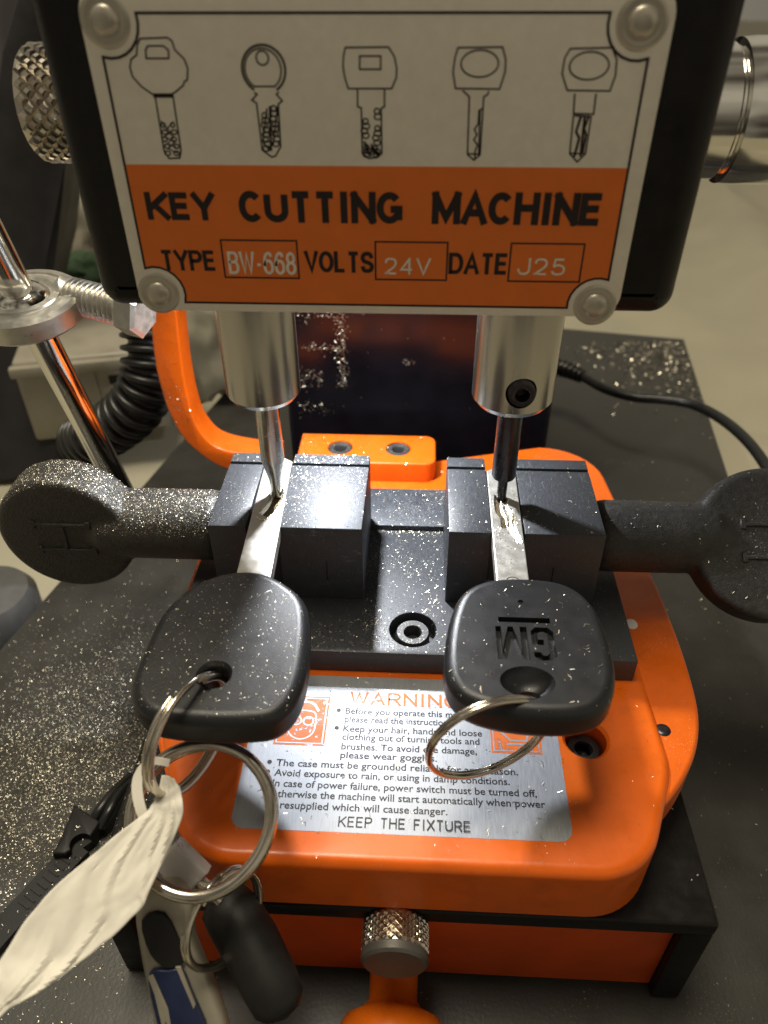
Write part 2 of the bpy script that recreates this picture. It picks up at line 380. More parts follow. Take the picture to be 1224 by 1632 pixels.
def sans(s, x0, x1, y0, y1, wt, gap=.39, step=.0006):
    """bold upright capitals drawn with strokes of width wt*height"""
    h = y1-y0; tot = 0
    for i, ch in enumerate(s): tot += (.55 if ch == ' ' else GL[ch][0])+(gap if i < len(s)-1 else 0)
    k = (x1-x0-wt*h)/tot; x = x0+wt*h/2; bm = bmesh.new(); z = 0
    for ch in s:
        if ch == ' ': x += (.55+gap)*k; continue
        wd, strokes = GL[ch]
        for st in strokes:
            P = []
            for px, py in st: P.append((x+px*wd*k, y0+wt*h/2+py*(h-wt*h)))
            ends = []
            if ch in 'KMNHITLEFPDBRXYAVW4-J':      # butt ends reach the full height
                def ext(a, b):
                    d = Vector(a)-Vector(b); d = d.normalized() if d.length else d
                    if abs(d.y) < .5: return a
                    return tuple(Vector(a)+d*wt*h*.5)
                if len(P) > 1: P = [ext(P[0], P[1])]+P[1:-1]+[ext(P[-1], P[-2])]
            n0 = len(bm.verts); stroke(bm, P, wt*h); bm.verts.ensure_lookup_table()
            for v in bm.verts[n0:]: v.co.z += z
            z += step
        x += (wd+gap)*k
    return bm
FRONT = Matrix.Rotation(PI/2, 4, 'X')           # XY drawing -> XZ plane facing -Y
def on_plate(bm, y):                            # drawing (x, z) -> at depth y, facing -Y
    m = FRONT.copy(); m.translation = Vector((0, y, 0)); bmesh.ops.transform(bm, matrix=m, verts=bm.verts); return bm
def on_flat(bm, z):
    bmesh.ops.translate(bm, vec=(0, 0, z), verts=bm.verts); return bm

# ------------------------------------------------------------------ the setting
def structure(name, bm, m):
    o = obj(name, bm, m); o['kind'] = 'structure'; return o
bm = NB()
NX = 120
FA, FB = atz(1118, 296, -9.6), atz(1224, 425, -9.6); FN = (FB-FA).cross(Vector((0, 0, 1))).normalized()
g = [[bm.verts.new((-60+180*i/NX, -30+230*j/NX, -9.6)) for j in range(NX+1)] for i in range(NX+1)]
for i in range(NX):
    for j in range(NX): bm.faces.new((g[i][j], g[i+1][j], g[i+1][j+1], g[i][j+1]))
for v in bm.verts:                               # soft folds of the bench sheet, away to the right
    d = (v.co-FA).dot(FN)
    v.co.z += (1.6*math.exp(-(d/2.2)**2)+.9*math.exp(-((d+6)/2.6)**2))*max(0, min(1, (v.co.x-18)/6))+.35*math.sin(v.co.x*.21+v.co.y*.13)*(1 if v.co.y > 34 else .0)
structure('workbench', bm, 'bench')
bm = NB()
bl = [(-4.76, 29.05), (15.77, 25.45), (11.2, -14), (-14.0, -14)]
pillow(bm, bl, -9.0, -7.5, .06, .02, 3)
board = tag(obj('board', bm, 'board'), 'dark speckled base board under the whole machine, dusted with filings', 'board')

# ------------------------------------------------------------------ the key cutting machine
MC = thing('key_cutting_machine', 'black and orange key cutting machine with a printed front plate and two chucks', 'machine', (2, 2, -7.5))
bm = NB()       # hull of the motor head
prof = rounded([(-3.18, 10.6, .5), (-3.14, 4.9, .36), (6.10, 4.9, .36), (6.16, 10.6, .5)], 8)
m = FRONT.copy()
t = NB(); pillow(t, prof, -5.2, .55, .42, .1, 7)
bmesh.ops.transform(t, matrix=FRONT, verts=t.verts); merge(bm, t)
obj('motor_housing', bm, 'black_paint', MC)
# face plate
YP = -.60
bm = NB(); pillow(bm, rounded([(-2.44, 9.36, .42), (-2.42, 4.95, .36), (5.19, 4.95, .36), (5.21, 9.36, .42)], 8), .548, .60, .03, 0, 3)
bmesh.ops.transform(bm, matrix=FRONT, verts=bm.verts)
plate = obj('name_plate', bm, 'plate_alu', MC)
XL, XR, ZB, ZT, ZM, RC = -2.22, 4.95, 5.10, 9.0, 7.165, .43
RV = [(-2.10, 8.92), (4.80, 8.90), (-2.08, 5.24), (4.81, 5.15)]
def corner(c, a0, a1, n=8): return [(c[0]+RC*math.cos(a0+(a1-a0)*k/n), c[1]+RC*math.sin(a0+(a1-a0)*k/n)) for k in range(n+1)]
def cut(c, x=None, z=None):
    if x is not None: return math.sqrt(max(0, RC*RC-(x-c[0])**2))
    return math.sqrt(max(0, RC*RC-(z-c[1])**2))
c = RV[2]; aL = math.acos((XL-c[0])/RC); aB = math.asin((ZB-c[1])/RC)
arcBL = corner(c, aL, aB)
c = RV[3]; aB2 = PI-math.asin((ZB-c[1])/RC); aR = math.acos((XR-c[0])/RC)
arcBR = corner(c, aB2, aR)
c = RV[1]; arcTR = corner(c, -math.acos((XR-c[0])/RC), -PI-math.asin(-(ZT-c[1])/RC)*-1)
c = RV[0]; arcTL = corner(c, math.asin((ZT-c[1])/RC), -math.acos((XL-c[0])/RC))
bm = NB(); t = NB()
poly = [(XL, ZM)]+arcBL+arcBR+[(XR, ZM)]
pillow(bm, poly, .601, .604, 0, 0); bmesh.ops.transform(bm, matrix=FRONT, verts=bm.verts)
obj('orange_field', bm, 'plate_orange', plate, False)
bm = NB(); stroke(bm, arcBL+arcBR+arcTR+arcTL, .035, True)
obj('border_line', on_plate(bm, -.6065), 'ink', plate, False)
# rivets
prof = [(.33, 0), (.33, .010), (.30, .028), (.25, .03), (.225, .02), (.19, .025), (.175, .055), (.14, .078), (.08, .09), (.0, .092)]
bm = NB(); add_lathe(bm, prof, frame((RV[0][0], YP+.002, RV[0][1]), (0, -1, 0)), 40)
rv = obj('rivet', bm, 'rivet', plate)
for q in RV[1:]: copy_part(rv, (q[0]-RV[0][0], 0, q[1]-RV[0][1]), plate)
# words on the plate
def letters(s, x0, x1, z0, z1, bold, m='ink', keep=False, y=-.607):
    return obj('lettering', on_plate(sans(s, x0, x1, z0, z1, bold), y), m, plate, False)
letters('KEY', -2.02, -.98, 6.39, 6.79, .225)
letters('CUTTING', -.63, 1.79, 6.37, 6.82, .225)
letters('MACHINE', 2.22, 4.70, 6.37, 6.83, .225)
letters('TYPE', -1.95, -1.08, 5.62, 5.94, .185)
letters('VOLTS', .29, 1.36, 5.62, 5.95, .185)
letters('DATE', 2.50, 3.41, 5.62, 5.95, .185)
letters('BW-668', -.90, .16, 5.575, 5.93, .125, 'stamped')
letters('24V', 1.52, 2.23, 5.60, 5.86, .125, 'stamped')
letters('J25', 3.55, 4.27, 5.62, 5.88, .125, 'stamped')
for a, b in ((-.97, .19), (1.385, 2.475), (3.425, 4.51)):
    bm = NB(); stroke(bm, [(a, 6.10), (b, 6.10), (b, 5.52), (a, 5.52)], .026, True)
    obj('box_outline', on_plate(bm, -.6065), 'ink', plate, False)
# the five printed keys
def PX(pts): return [(lambda v: (v.x, v.z))(aty(x, y, YP)) for x, y in pts]
def ic(cx, cy): return (200+cx/2.66, 60+cy/2.66)
W = .021
def drawing(fn):
    bm = NB(); fn(bm); return obj('key_drawing', on_plate(bm, -.6065), 'ink', plate, False)
def loops(bm, x0, z0, x1, z1, n, r):
    for k in range(n):
        t = k/(n-1) if n > 1 else 0
        stroke(bm, circle(x0+(x1-x0)*t+.012*math.sin(k*2.4), z0+(z1-z0)*t, r*(.8+.35*abs(math.sin(k*1.9))), 12, r*.8), .019, True)
def k1(b):
    head = [ic(*p) for p in ((62,4),(178,0),(198,14),(208,50),(250,92),(264,130),(262,180),(250,185),(246,202),(210,232),(195,240),(115,240),(66,206),(30,165),(19,125),(24,92),(47,74),(50,30))]
    stroke(b, PX(head), W, True)
    stroke(b, PX([ic(*p) for p in ((95,35),(160,35),(182,52),(184,88),(88,88),(86,50))]), W, True)
    stroke(b, PX([ic(*p) for p in ((126,250),(164,480),(185,512),(230,510),(236,480),(202,250))]), W)
    stroke(b, PX([ic(118,246), ic(205,246)]), .05)
    c = PX([ic(160,370), ic(180,490), ic(200,370), ic(218,490)])
    loops(b, *c[0], *c[1], 5, .036); loops(b, *c[2], *c[3], 5, .036)
    stroke(b, PX([ic(150,352), ic(190,400), ic(166,420), ic(212,440), ic(180,470), ic(222,490)]), .016)
    stroke(b, PX([ic(205,355), ic(170,392), ic(205,420), ic(178,450), ic(216,465)]), .016)
def k2(b):
    c = PX([ic(586,135), ic(586,30), ic(586,50)]); r = abs(c[0][1]-c[1][1])
    arc = [(c[0][0]+r*1.02*math.cos(a), c[0][1]+r*math.sin(a)) for a in [math.radians(-58+296*k/30) for k in range(31)]]
    stroke(b, arc, .03)
    r2 = r*.86
    a2 = [(c[0][0]-.01+r2*math.cos(a), c[0][1]+r2*math.sin(a)) for a in [math.radians(-55+290*k/30) for k in range(31)]]
    stroke(b, a2, W, True)
    e = PX([ic(580,86)])[0]; stroke(b, circle(e[0], e[1], .082, 20), W, True)
    stroke(b, PX([ic(*p) for p in ((545,232),(558,240),(536,265),(556,278),(580,476),(620,506),(636,502),(658,462),(648,282),(665,268),(640,240),(650,230))]), W)
    c = PX([ic(590,330), ic(600,470), ic(628,300), ic(640,450)])
    loops(b, *c[0], *c[1], 8, .045); loops(b, *c[2], *c[3], 8, .045)
    stroke(b, PX([ic(600,300), ic(582,440), ic(612,480)]), W); stroke(b, PX([ic(612,290), ic(618,480)]), .03); stroke(b, PX([ic(645,290), ic(626,460)]), W)
def k3(b):
    stroke(b, PX([ic(*p) for p in ((932,42),(1115,40),(1140,80),(1150,130),(1148,170),(1128,216),(945,216),(930,170),(922,120),(924,80))]), W, True)
    stroke(b, PX([ic(*p) for p in ((993,78),(1082,78),(1082,134),(993,134))]), W, True)
    stroke(b, PX([ic(*p) for p in ((984,220),(984,292),(1000,298),(1004,490),(1030,512),(1068,508),(1087,490),(1084,300),(1098,292),(1098,220))]), W)
    for (a, q, n) in ((ic(1018,355), ic(1016,415), 4), (ic(1066,312), ic(1068,335), 2), (ic(1068,385), ic(1064,445), 4), (ic(1022,465), ic(1025,495), 3), (ic(1058,470), ic(1066,495), 3)):
        c = PX([a, q]); loops(b, *c[0], *c[1], n, .045)
    stroke(b, PX([ic(1012,440), ic(1040,500), ic(1044,455), ic(1070,500)]), .035)
def k4(b):
    q = lambda x, y: (612+x/2, y/2)
    stroke(b, PX([q(*p) for p in ((236,152),(378,150),(388,190),(386,230),(368,284),(228,282),(220,230),(226,185))]), W, True)
    c = PX([q(305,203)])[0]; stroke(b, circle(c[0], c[1], .245, 28, .155), W, True)
    stroke(b, PX([q(*p) for p in ((250,288),(272,308),(266,492),(286,510),(306,494),(318,308),(330,302),(334,290))]), W)
    stroke(b, PX([q(*p) for p in ((316,345),(303,352),(300,395),(288,412),(296,430),(286,445),(298,462),(290,482),(290,510))]), W)
    stroke(b, PX([q(*p) for p in ((306,352),(302,490))]), W)
    stroke(b, PX([q(266,490), q(306,492)]), .02)
def k5(b):
    q = lambda x, y: (612+x/2, y/2)
    stroke(b, PX([q(*p) for p in ((594,155),(728,152),(742,190),(738,240),(720,290),(584,288),(568,235),(576,185))]), W, True)
    c = PX([q(654,210)])[0]; stroke(b, circle(c[0], c[1], .255, 28, .16), W, True)
    stroke(b, PX([q(*p) for p in ((608,298),(604,362),(668,364),(676,298))]), W)
    stroke(b, PX([q(*p) for p in ((604,368),(592,490),(616,516),(642,490),(660,372),(604,368))]), W)
    stroke(b, PX([q(*p) for p in ((628,370),(612,420),(622,440),(606,500))]), .035); stroke(b, PX([q(*p) for p in ((640,370),(626,500))]), .035)
    stroke(b, PX([q(*p) for p in ((652,372),(638,410),(644,430),(632,490))]), .03); stroke(b, PX([q(592,488), q(642,490)]), .02)
for k in (k1, k2, k3, k4, k5): drawing(k)

# column behind the table
bm = NB(); add_box(bm, -2.25, 6.45, 9.8, 15, -7.45, 13, .18, 3); obj('column', bm, 'black_gloss', MC)
# chucks
YC = 1.15
def chuck(x, r, name='chuck'):
    bm = NB(); add_lathe(bm, [(r-.22, 2.43), (r-.10, 2.45), (r, 2.58), (r, 4.3), (r, 5.2)], Matrix.Translation((x, YC, 0)), 96)
    return obj(name, bm, 'steel', MC, angle=30)
chuck(-.97, .73)
ch = chuck(3.92, .785)
bm = NB(); add_lathe(bm, [(1.0, 4.82), (1.04, 4.86), (1.04, 5.3)], Matrix.Translation((-.97, YC, 0)), 80); obj('chuck_collar', bm, 'steel', MC)
bm = NB(); add_lathe(bm, [(.86, 4.84), (.9, 4.88), (.9, 5.3)], Matrix.Translation((3.92, YC, 0)), 80); obj('chuck_collar', bm, 'steel', MC)
sdir = Vector((.03, -1, 0)).normalized(); sp = Vector((3.97, YC, 3.02))
t = NB(); add_lathe(t, [(.27, .40), (.27, .70), (.30, .74), (.36, .95)], frame(sp, sdir), 32); boolean(ch, t)
bm = NB()
pr = [(.26, .42)]
for k in range(5): pr += [(.255, .58+.055*k), (.215, .607+.055*k)]
pr += [(.235, .86), (.18, .87), (.14, .85), (.13, .6), (0, .58)]
add_lathe(bm, pr, frame(sp, sdir), 32); obj('set_screw', bm, 'tracer', ch)
bm = NB(); add_lathe(bm, [(.0, -.07), (.09, -.065), (.115, .0), (.125, .36), (.15, .50), (.235, .86), (.245, .94), (.245, 2.6)], Matrix.Translation((-.95, YC, 0)), 48)
obj('cutter_bit', bm, 'tool_steel', MC, angle=25)
bm = NB(); add_lathe(bm, [(.09, -.02), (.105, .0), (.105, .60), (.235, .62), (.25, .66), (.25, 2.6)], Matrix.Translation((3.93, YC, 0)), 48)
obj('tracer_pin', bm, 'tracer', MC, angle=25)
# spindle feed knobs either side of the head
def knurl(bm, r, z0, z1, n=44, mtx=None, rows=9, depth=.035):
    """rows of raised diamonds round a cylinder along +Z"""
    t = bmesh.new(); nr = rows*2; rings = []
    def at(a, z, rr): return (rr*math.cos(a), rr*math.sin(a), z)
    for i in range(nr+1):
        rings.append([t.verts.new(at(2*PI*(k+.5*(i % 2))/n, z0+(z1-z0)*i/nr, r-depth)) for k in range(n)])
    for i in range(nr-1):
        for k in range(n):
            if i % 2 == 0: lft, rgt = rings[i+1][k-1], rings[i+1][k]
            else: lft, rgt = rings[i+1][k], rings[i+1][(k+1) % n]
            b, u = rings[i][k], rings[i+2][k]
            a0 = 2*PI*(k+.5*(i % 2))/n; zc = z0+(z1-z0)*(i+1)/nr; f = .42; da = PI/n*f; dz = (z1-z0)/nr*f
            q = [t.verts.new(at(a0, zc-dz, r+depth)), t.verts.new(at(a0+da, zc, r+depth)), t.verts.new(at(a0, zc+dz, r+depth)), t.verts.new(at(a0-da, zc, r+depth))]
            c = [b, rgt, u, lft]
            for m_ in range(4): t.faces.new((c[m_], c[(m_+1) % 4], q[(m_+1) % 4], q[m_]))
            t.faces.new(q)
    for i in (0, nr-1):
        for k in range(n):
            if i == 0: t.faces.new((rings[0][k], rings[0][(k+1) % n], rings[1][k]))
            else: t.faces.new((rings[nr][k], rings[nr][(k+1) % n], rings[nr-1][k]))
    t.faces.new(list(reversed(rings[0]))); t.faces.new(rings[-1]); merge(bm, t, mtx)
bm = NB(); knurl(bm, .90, 0, 1.5, 24, frame((-4.60, 2.3, 7.42), (1, 0, 0)), 6, .03)
add_lathe(bm, [(.4, 1.5), (.4, 2.2)], frame((-4.60, 2.3, 7.42), (1, 0, 0)), 24)
kn = obj('feed_knob', bm, 'nickel', MC, angle=15); kn['label'] = 'knurled feed knob'
bm = NB(); add_lathe(bm, [(.6, -.6), (.6, -.5), (.98, -.48), (1.02, -.44), (1.02, .75), (.98, .79), (.98, .83), (1.08, .87), (1.1, 1.1), (1.1, 2.6)], frame((6.2, 2.2, 7.36), (1, 0, 0)), 64)
kn = obj('feed_handle', bm, 'chrome', MC); kn['label'] = 'smooth chrome feed handle'
# base frame with its orange front panel
bm = NB()
add_box(bm, -3.72, 7.70, -5.70, 8.2, -4.62, -4.2, .07, 3)
add_box(bm, 7.12, 7.69, -5.69, 8.1, -7.45, -4.63, .05, 2)
add_box(bm, -3.70, -3.15, -5.69, 8.1, -7.45, -4.63, .05, 2)
obj('base_frame', bm, 'black_paint', MC)
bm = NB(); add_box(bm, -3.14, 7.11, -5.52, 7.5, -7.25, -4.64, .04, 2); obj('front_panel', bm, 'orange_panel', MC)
bm = NB(); knurl(bm, .585, .02, .56, 26, frame((1.93, -5.7, -4.62), (0, -1, 0)), 4, .022)
add_lathe(bm, [(.3, -.3), (.3, .03)], frame((1.93, -5.7, -4.62), (0, -1, 0)), 24)
kn = obj('thumb_screw', bm, 'nickel', MC, angle=10)
bm = NB(); add_lathe(bm, [(.57, .54), (.60, .57), (.60, .70), (.55, .75), (.3, .76)], frame((1.93, -5.7, -4.62), (0, -1, 0)), 48)
obj('end_cap', bm, 'end_cap', kn)
bm = NB()
add_lathe(bm, [(.52, -.3), (.48, .3), (.48, .72), (.62, .86), (.92, 1.0), (1.06, 1.25), (1.08, 1.6), (.95, 1.9), (.5, 2.1)], frame((1.9, -5.5, -6.82), (0, -1, -.12)), 56)
kn = obj('lever_knob', bm, 'orange_plastic', MC, angle=60)

# ------------------------------------------------------------------ the clamping carriage
FX = thing('clamping_carriage', 'orange sliding carriage with black steel clamps, wing knobs and a silver warning label', 'key clamp', (2, 0, -4.2))
bm = NB()
low = rounded([(-3.32, 7.5, .8), (-3.34, 1.0, .3), (-3.16, -2.7, 1.0), (-1.9, -5.2, 1.2), (5.2, -5.0, .3)], 8)[:-9]
low += [tuple(v) for v in catmull([(5.2, -5.0), (5.75, -4.9), (6.25, -4.68), (6.74, -4.28), (7.2, -3.76), (7.6, -3.12), (7.86, -2.4), (7.97, -1.6), (8.0, -.3), (7.93, 1.4)], 5, False)]
low += rounded([(7.93, 1.4, 0), (7.3, 7.5, 1.7), (-3.32, 7.5, .8)], 8)[1:10]
pillow(bm, low, -3.52, -2.72, .10, .05, 5)
lp = obj('lower_plate', bm, 'orange_dusty', FX)
bm = NB()
upc = rounded([(-3.0, 3.0, .2), (-3.05, -2.6, 1.0), (-1.75, -5.72, 1.3), (6.15, -5.72, 1.3), (7.03, -3.6, 1.6), (6.95, -1.0, .5), (6.6, 3.0, .3)], 9)
pillow(bm, upc, -4.1, -2.60, .20, .06, 6)
up_ = obj('upper_plate', bm, 'orange', FX)
t = NB(); add_lathe(t, [(.40, -.9), (.40, .0), (.46, .06), (.5, .2)], Matrix.Translation((5.50, -3.02, -2.66)), 40)
boolean(up_, t)
t = NB(); add_lathe(t, [(.42, -.9), (.42, .3)], Matrix.Translation((5.50, -3.02, -2.66)), 40); boolean(lp, t)
def socket_screw(x, y, z, r, parent, m='zinc'):
    bm = NB(); add_lathe(bm, [(r, -.4), (r, -.05), (r*.93, 0), (r*.55, 0), (r*.50, -.03), (r*.46, -.28), (0, -.3)], Matrix.Translation((x, y, z)), 36)
    return obj('socket_screw', bm, m, parent, angle=30)
socket_screw(5.50, -3.02, -2.92, .33, up_, 'tracer')
bm = NB(); add_lathe(bm, [(.15, -.1), (.15, .02), (.11, .05), (.05, .05)], Matrix.Translation((7.08, -2.66, -2.74)), 24); obj('grub_screw', bm, 'tracer', lp)
bm = NB(); pillow(bm, circle(7.05, .2, .13, 12, .16), -2.722, -2.712, .004, 0, 2); obj('paint_chip', bm, 'white', lp)
# upright arm rising behind on the left
bm = NB()
out_ = [(-4.75, 6.0), (-4.95, 3.5), (-5.03, 1.78), (-5.15, .3), (-5.13, -.51), (-5.05, -1.22), (-4.80, -2.06), (-4.38, -2.64), (-3.92, -3.04), (-3.45, -3.25), (-2.9, -3.3), (-2.0, -3.3)]
in_ = [(-2.0, -2.70), (-2.6, -2.70), (-3.25, -2.60), (-3.72, -2.46), (-4.04, -2.22), (-4.29, -1.72), (-4.39, -1.14), (-4.42, -.04), (-4.36, 1.02), (-4.31, 1.79), (-4.22, 3.5), (-4.05, 6.0)]
prf = [tuple(v) for v in catmull(out_, 5, False)]+[tuple(v) for v in catmull(in_, 5, False)]
t = NB(); n = len(prf)
a = [t.verts.new((x, 6.58, z)) for x, z in prf]; b = [t.verts.new((x, 7.48, z)) for x, z in prf]
for i in range(n): t.faces.new((a[i-1], a[i], b[i], b[i-1]))
t.faces.new(a); t.faces.new(list(reversed(b)))
bmesh.ops.recalc_face_normals(t, faces=t.faces)
bmesh.ops.bevel(t, geom=[e for e in t.edges if (abs(e.verts[0].co.y-6.58) < 1e-4 and abs(e.verts[1].co.y-6.58) < 1e-4)], offset=.06, segments=3, affect='EDGES', profile=.5)
merge(bm, t)
arm = obj('upright_arm', bm, 'orange_dusty', FX, angle=35)
bm = NB(); add_lathe(bm, [(.26, -.1), (.26, .05), (.20, .08), (.12, .08), (.10, .16), (.0, .17)], frame((-4.30, 7.0, 1.95), (1, 0, 0)), 32); obj('pivot_bolt', bm, 'zinc', arm)
# stop block with two socket screws
bm = NB(); pillow(bm, rounded([(-1.3, 6.98, .05), (-1.3, 5.5, .05), (2.62, 5.5, .30), (2.62, 6.98, .30)], 4), -2.71, -2.1, .05, 0, 3)
sb = obj('stop_block', bm, 'orange_dusty', FX)
t = NB()
for x in (-.12, 1.55): add_lathe(t, [(.36, -.5), (.36, .3)], Matrix.Translation((x, 6.25, -2.14)), 36)
boolean(sb, t)
s1 = socket_screw(-.12, 6.25, -2.12, .345, sb, 'bolt'); copy_part(s1, (1.67, 0, 0), sb)
# steel base plate
bm = NB(); add_box(bm, -2.95, 6.70, -1.55, 2.46, -2.70, -2.0, .04, 2)
bp = obj('base_plate', bm, 'black_oxide', FX)
t = NB(); add_lathe(t, [(.50, -.42), (.50, -.01), (.56, .05), (.56, .2)], Matrix.Translation((2.10, -.86, -2.0)), 48); boolean(bp, t)
socket_screw(2.10, -.86, -2.08, .36, bp, 'bolt')
bm = NB(); add_box(bm, -2.95, 6.70, 2.465, 4.0, -2.70, -1.86, .03, 2); obj('rear_rail', bm, 'black_oxide_dusty', FX)
# jaws: a half each side of each key
DJ = 2.74
def jaw(x0, x1, m, slit=True):
    bm = NB(); add_box(bm, x0, x1, 0, DJ, -2.0, 0, .025, 2)
    o = obj('clamp_jaw', bm, m, FX)
    t = NB(); add_box(t, x0-.2, x1+.2, 2.25, 2.36, -.16, .3); boolean(o, t)
    return o
def mark(o, x, z0=-1.45, z1=-.9):
    t = NB(); add_box(t, x-.018, x+.018, -.1, .035, z0, z1); boolean(o, t)
KLX, KRX, BW = (-1.48, -.78), (3.70, 4.31), .30
jl = jaw(-2.22, -1.42, 'black_oxide'); jr = jaw(-.76, 1.0, 'black_oxide_dusty')
kl = jaw(2.79, 3.66, 'black_oxide'); kr = jaw(4.34, 5.99, 'black_oxide')
mark(jr, .22); mark(kr, 5.03)
bm = NB(); add_box(bm, -1.5, -.7, .2, DJ-.05, -1.9, -.34); obj('key_seat', bm, 'black_oxide', FX)
bm = NB(); add_box(bm, 3.6, 4.4, .2, DJ-.05, -1.9, -.34); obj('key_seat', bm, 'black_oxide', FX)
# wing knobs
def wing_knob(sgn, xj, xd, R, th, tilt, m, ydisc, length):
    bm = NB()
    ax = frame((xj, 1.2, -.97), (sgn, 0, 0))
    add_lathe(bm, [(.55, -.3), (.72, .06), (.80, .2), (.80, length-.25), (.74, length+.4), (.5, length+.9)], ax, 48)
    t = NB(); pillow(t, circle(0, 0, R, 56), -th/2, th/2, .14, .14, 4)
    mm = Matrix.Translation((xd, ydisc, -.97)) @ Matrix.Rotation(PI/2-tilt, 4, 'X')
    merge(bm, t, mm)
    k = obj('wing_knob', bm, m, FX); remesh(k, .055, 8)
    # cast mark on the face: two bars joined by a stem
    e = NB()
    for p in ([(-.62, .38), (.62, .38)], [(-.62, -.34), (.62, -.34)]):
        add_box(e, p[0][0], p[1][0], p[0][1]-.045, p[1][1]+.045, th/2-.03, th/2+.05, .02, 1)
        for s in (p[0], p[1]): add_box(e, s[0]-.06, s[0]+.06, s[1]-.11, s[1]+.11, th/2-.03, th/2+.052, .02, 1)
    add_box(e, -.05, .05, -.3, .34, th/2-.03, th/2+.048, .02, 1)
    bmesh.ops.transform(e, matrix=mm, verts=e.verts)
    obj('cast_mark', e, 'cast_iron', k)
    return k
wl = wing_knob(-1, -2.22, -5.72, 1.52, 1.0, 0.0, 'cast_dusty', 1.1, 2.3); wl['label'] = 'dusty wing knob with vertical face'
wr = wing_knob(1, 5.99, 9.75, 1.68, .85, math.radians(50), 'cast_iron', 1.0, 2.2); wr['label'] = 'black wing knob tilted face up'

# warning label
ZL = -2.596
bm = NB(); pillow(bm, rounded([(-1.02, -1.7, .1), (-1.02, -5.15, .24), (4.96, -5.15, .24), (4.96, -1.7, .1)], 6), -2.602, ZL, 0, 0)
lab = obj('warning_label', bm, 'label', FX)
def ltext(s, x0, x1, yc, h, bold=.0, m='print', keep=True):
    bm = text_bm(s, x0, x1, yc-h/2, yc+h/2, bold, keep); return obj('lettering', on_flat(bm, ZL+.003), m, lab, False)
DY = .03
obj('lettering', on_flat(sans('WARNING', .86, 3.06, -2.41, -2.09, .15), ZL+.003), 'print_orange', lab, False)
H = .15
ltext('Before you operate this machine,', .80, 3.50, -2.60+DY, H, .014)
ltext('please read the instructions.', .80, 2.95, -2.80+DY, H, .014)
ltext('Keep your hair, hands and loose', .79, 3.50, -3.02+DY, H, .014)
ltext('clothing out of turning tools and', .79, 3.44, -3.21+DY, H, .014)
ltext('brushes. To avoid eye damage,', .79, 3.38, -3.43+DY, H, .014)
ltext('please wear goggles.', .79, 2.62, -3.62+DY, H, .014)
ltext('The case must be grounded reliably for any reason.', -.40, 4.12, -3.84+DY, H, .014)
ltext('Avoid exposure to rain, or using in damp conditions.', -.40, 3.95, -4.05+DY, H, .014)
ltext('In case of power failure, power switch must be turned off,', -.40, 4.42, -4.27+DY, H, .014)
ltext('otherwise the machine will start automatically when power', -.38, 4.55, -4.48+DY, H, .014)
ltext('is resupplied which will cause danger.', -.38, 2.80, -4.70+DY, H, .014)
obj('lettering', on_flat(sans('KEEP THE FIXTURE', .88, 3.20, -5.05, -4.85, .12), ZL+.003), 'print', lab, False)
for x, y in ((.66, -2.57), (.66, -2.99), (-.53, -3.81), (-.53, -4.02), (-.53, -4.25)):
    bm = NB(); bm.faces.new([bm.verts.new((p[0], p[1], 0)) for p in circle(x, y, .045, 14)])
    obj('bullet', on_flat(bm, ZL+.003), 'print', lab, False)
def sign(x0, x1, y0, y1, fn):
    bm = NB(); bm.faces.new([bm.verts.new((p[0], p[1], 0)) for p in ((x0, y0), (x1, y0), (x1, y1), (x0, y1))])
    o = obj('pictogram', on_flat(bm, ZL+.003), 'print_orange', lab, False)
    bm = NB(); stroke(bm, [(x0+.05, y0+.05), (x1-.05, y0+.05), (x1-.05, y1-.05), (x0+.05, y1-.05)], .025, True); fn(bm, (x0+x1)/2, (y0+y1)/2)
    obj('pictogram_line', on_flat(bm, ZL+.006), 'label', lab, False)
def face(b, x, y):
    stroke(b, [tuple(v) for v in catmull([(x-.2, y+.2), (x+.2, y+.2), (x+.27, y-.05), (x+.22, y-.33), (x, y-.45), (x-.22, y-.33), (x-.27, y-.05)], 4)], .03, True)
    for s in (-.12, .12): stroke(b, circle(x+s, y-.02, .10, 16), .03, True)
    stroke(b, [tuple(v) for v in catmull([(x-.3, y+.25), (x-.1, y+.42), (x+.15, y+.42), (x+.3, y+.22)], 4, False)], .05)
def glove(b, x, y):
    stroke(b, [(x-.25, y+.3), (x-.28, y-.1), (x-.1, y-.3), (x+.2, y-.3), (x+.28, y-.05), (x+.22, y+.3)], .04)
    stroke(b, [(x-.18, y-.38), (x+.22, y-.38)], .04); stroke(b, [(x-.05, y+.3), (x-.05, y), (x+.08, y), (x+.08, y+.3)], .03)
sign(-.53, .46, -3.42, -2.25, face); sign(3.66, 4.62, -3.42, -2.25, glove)

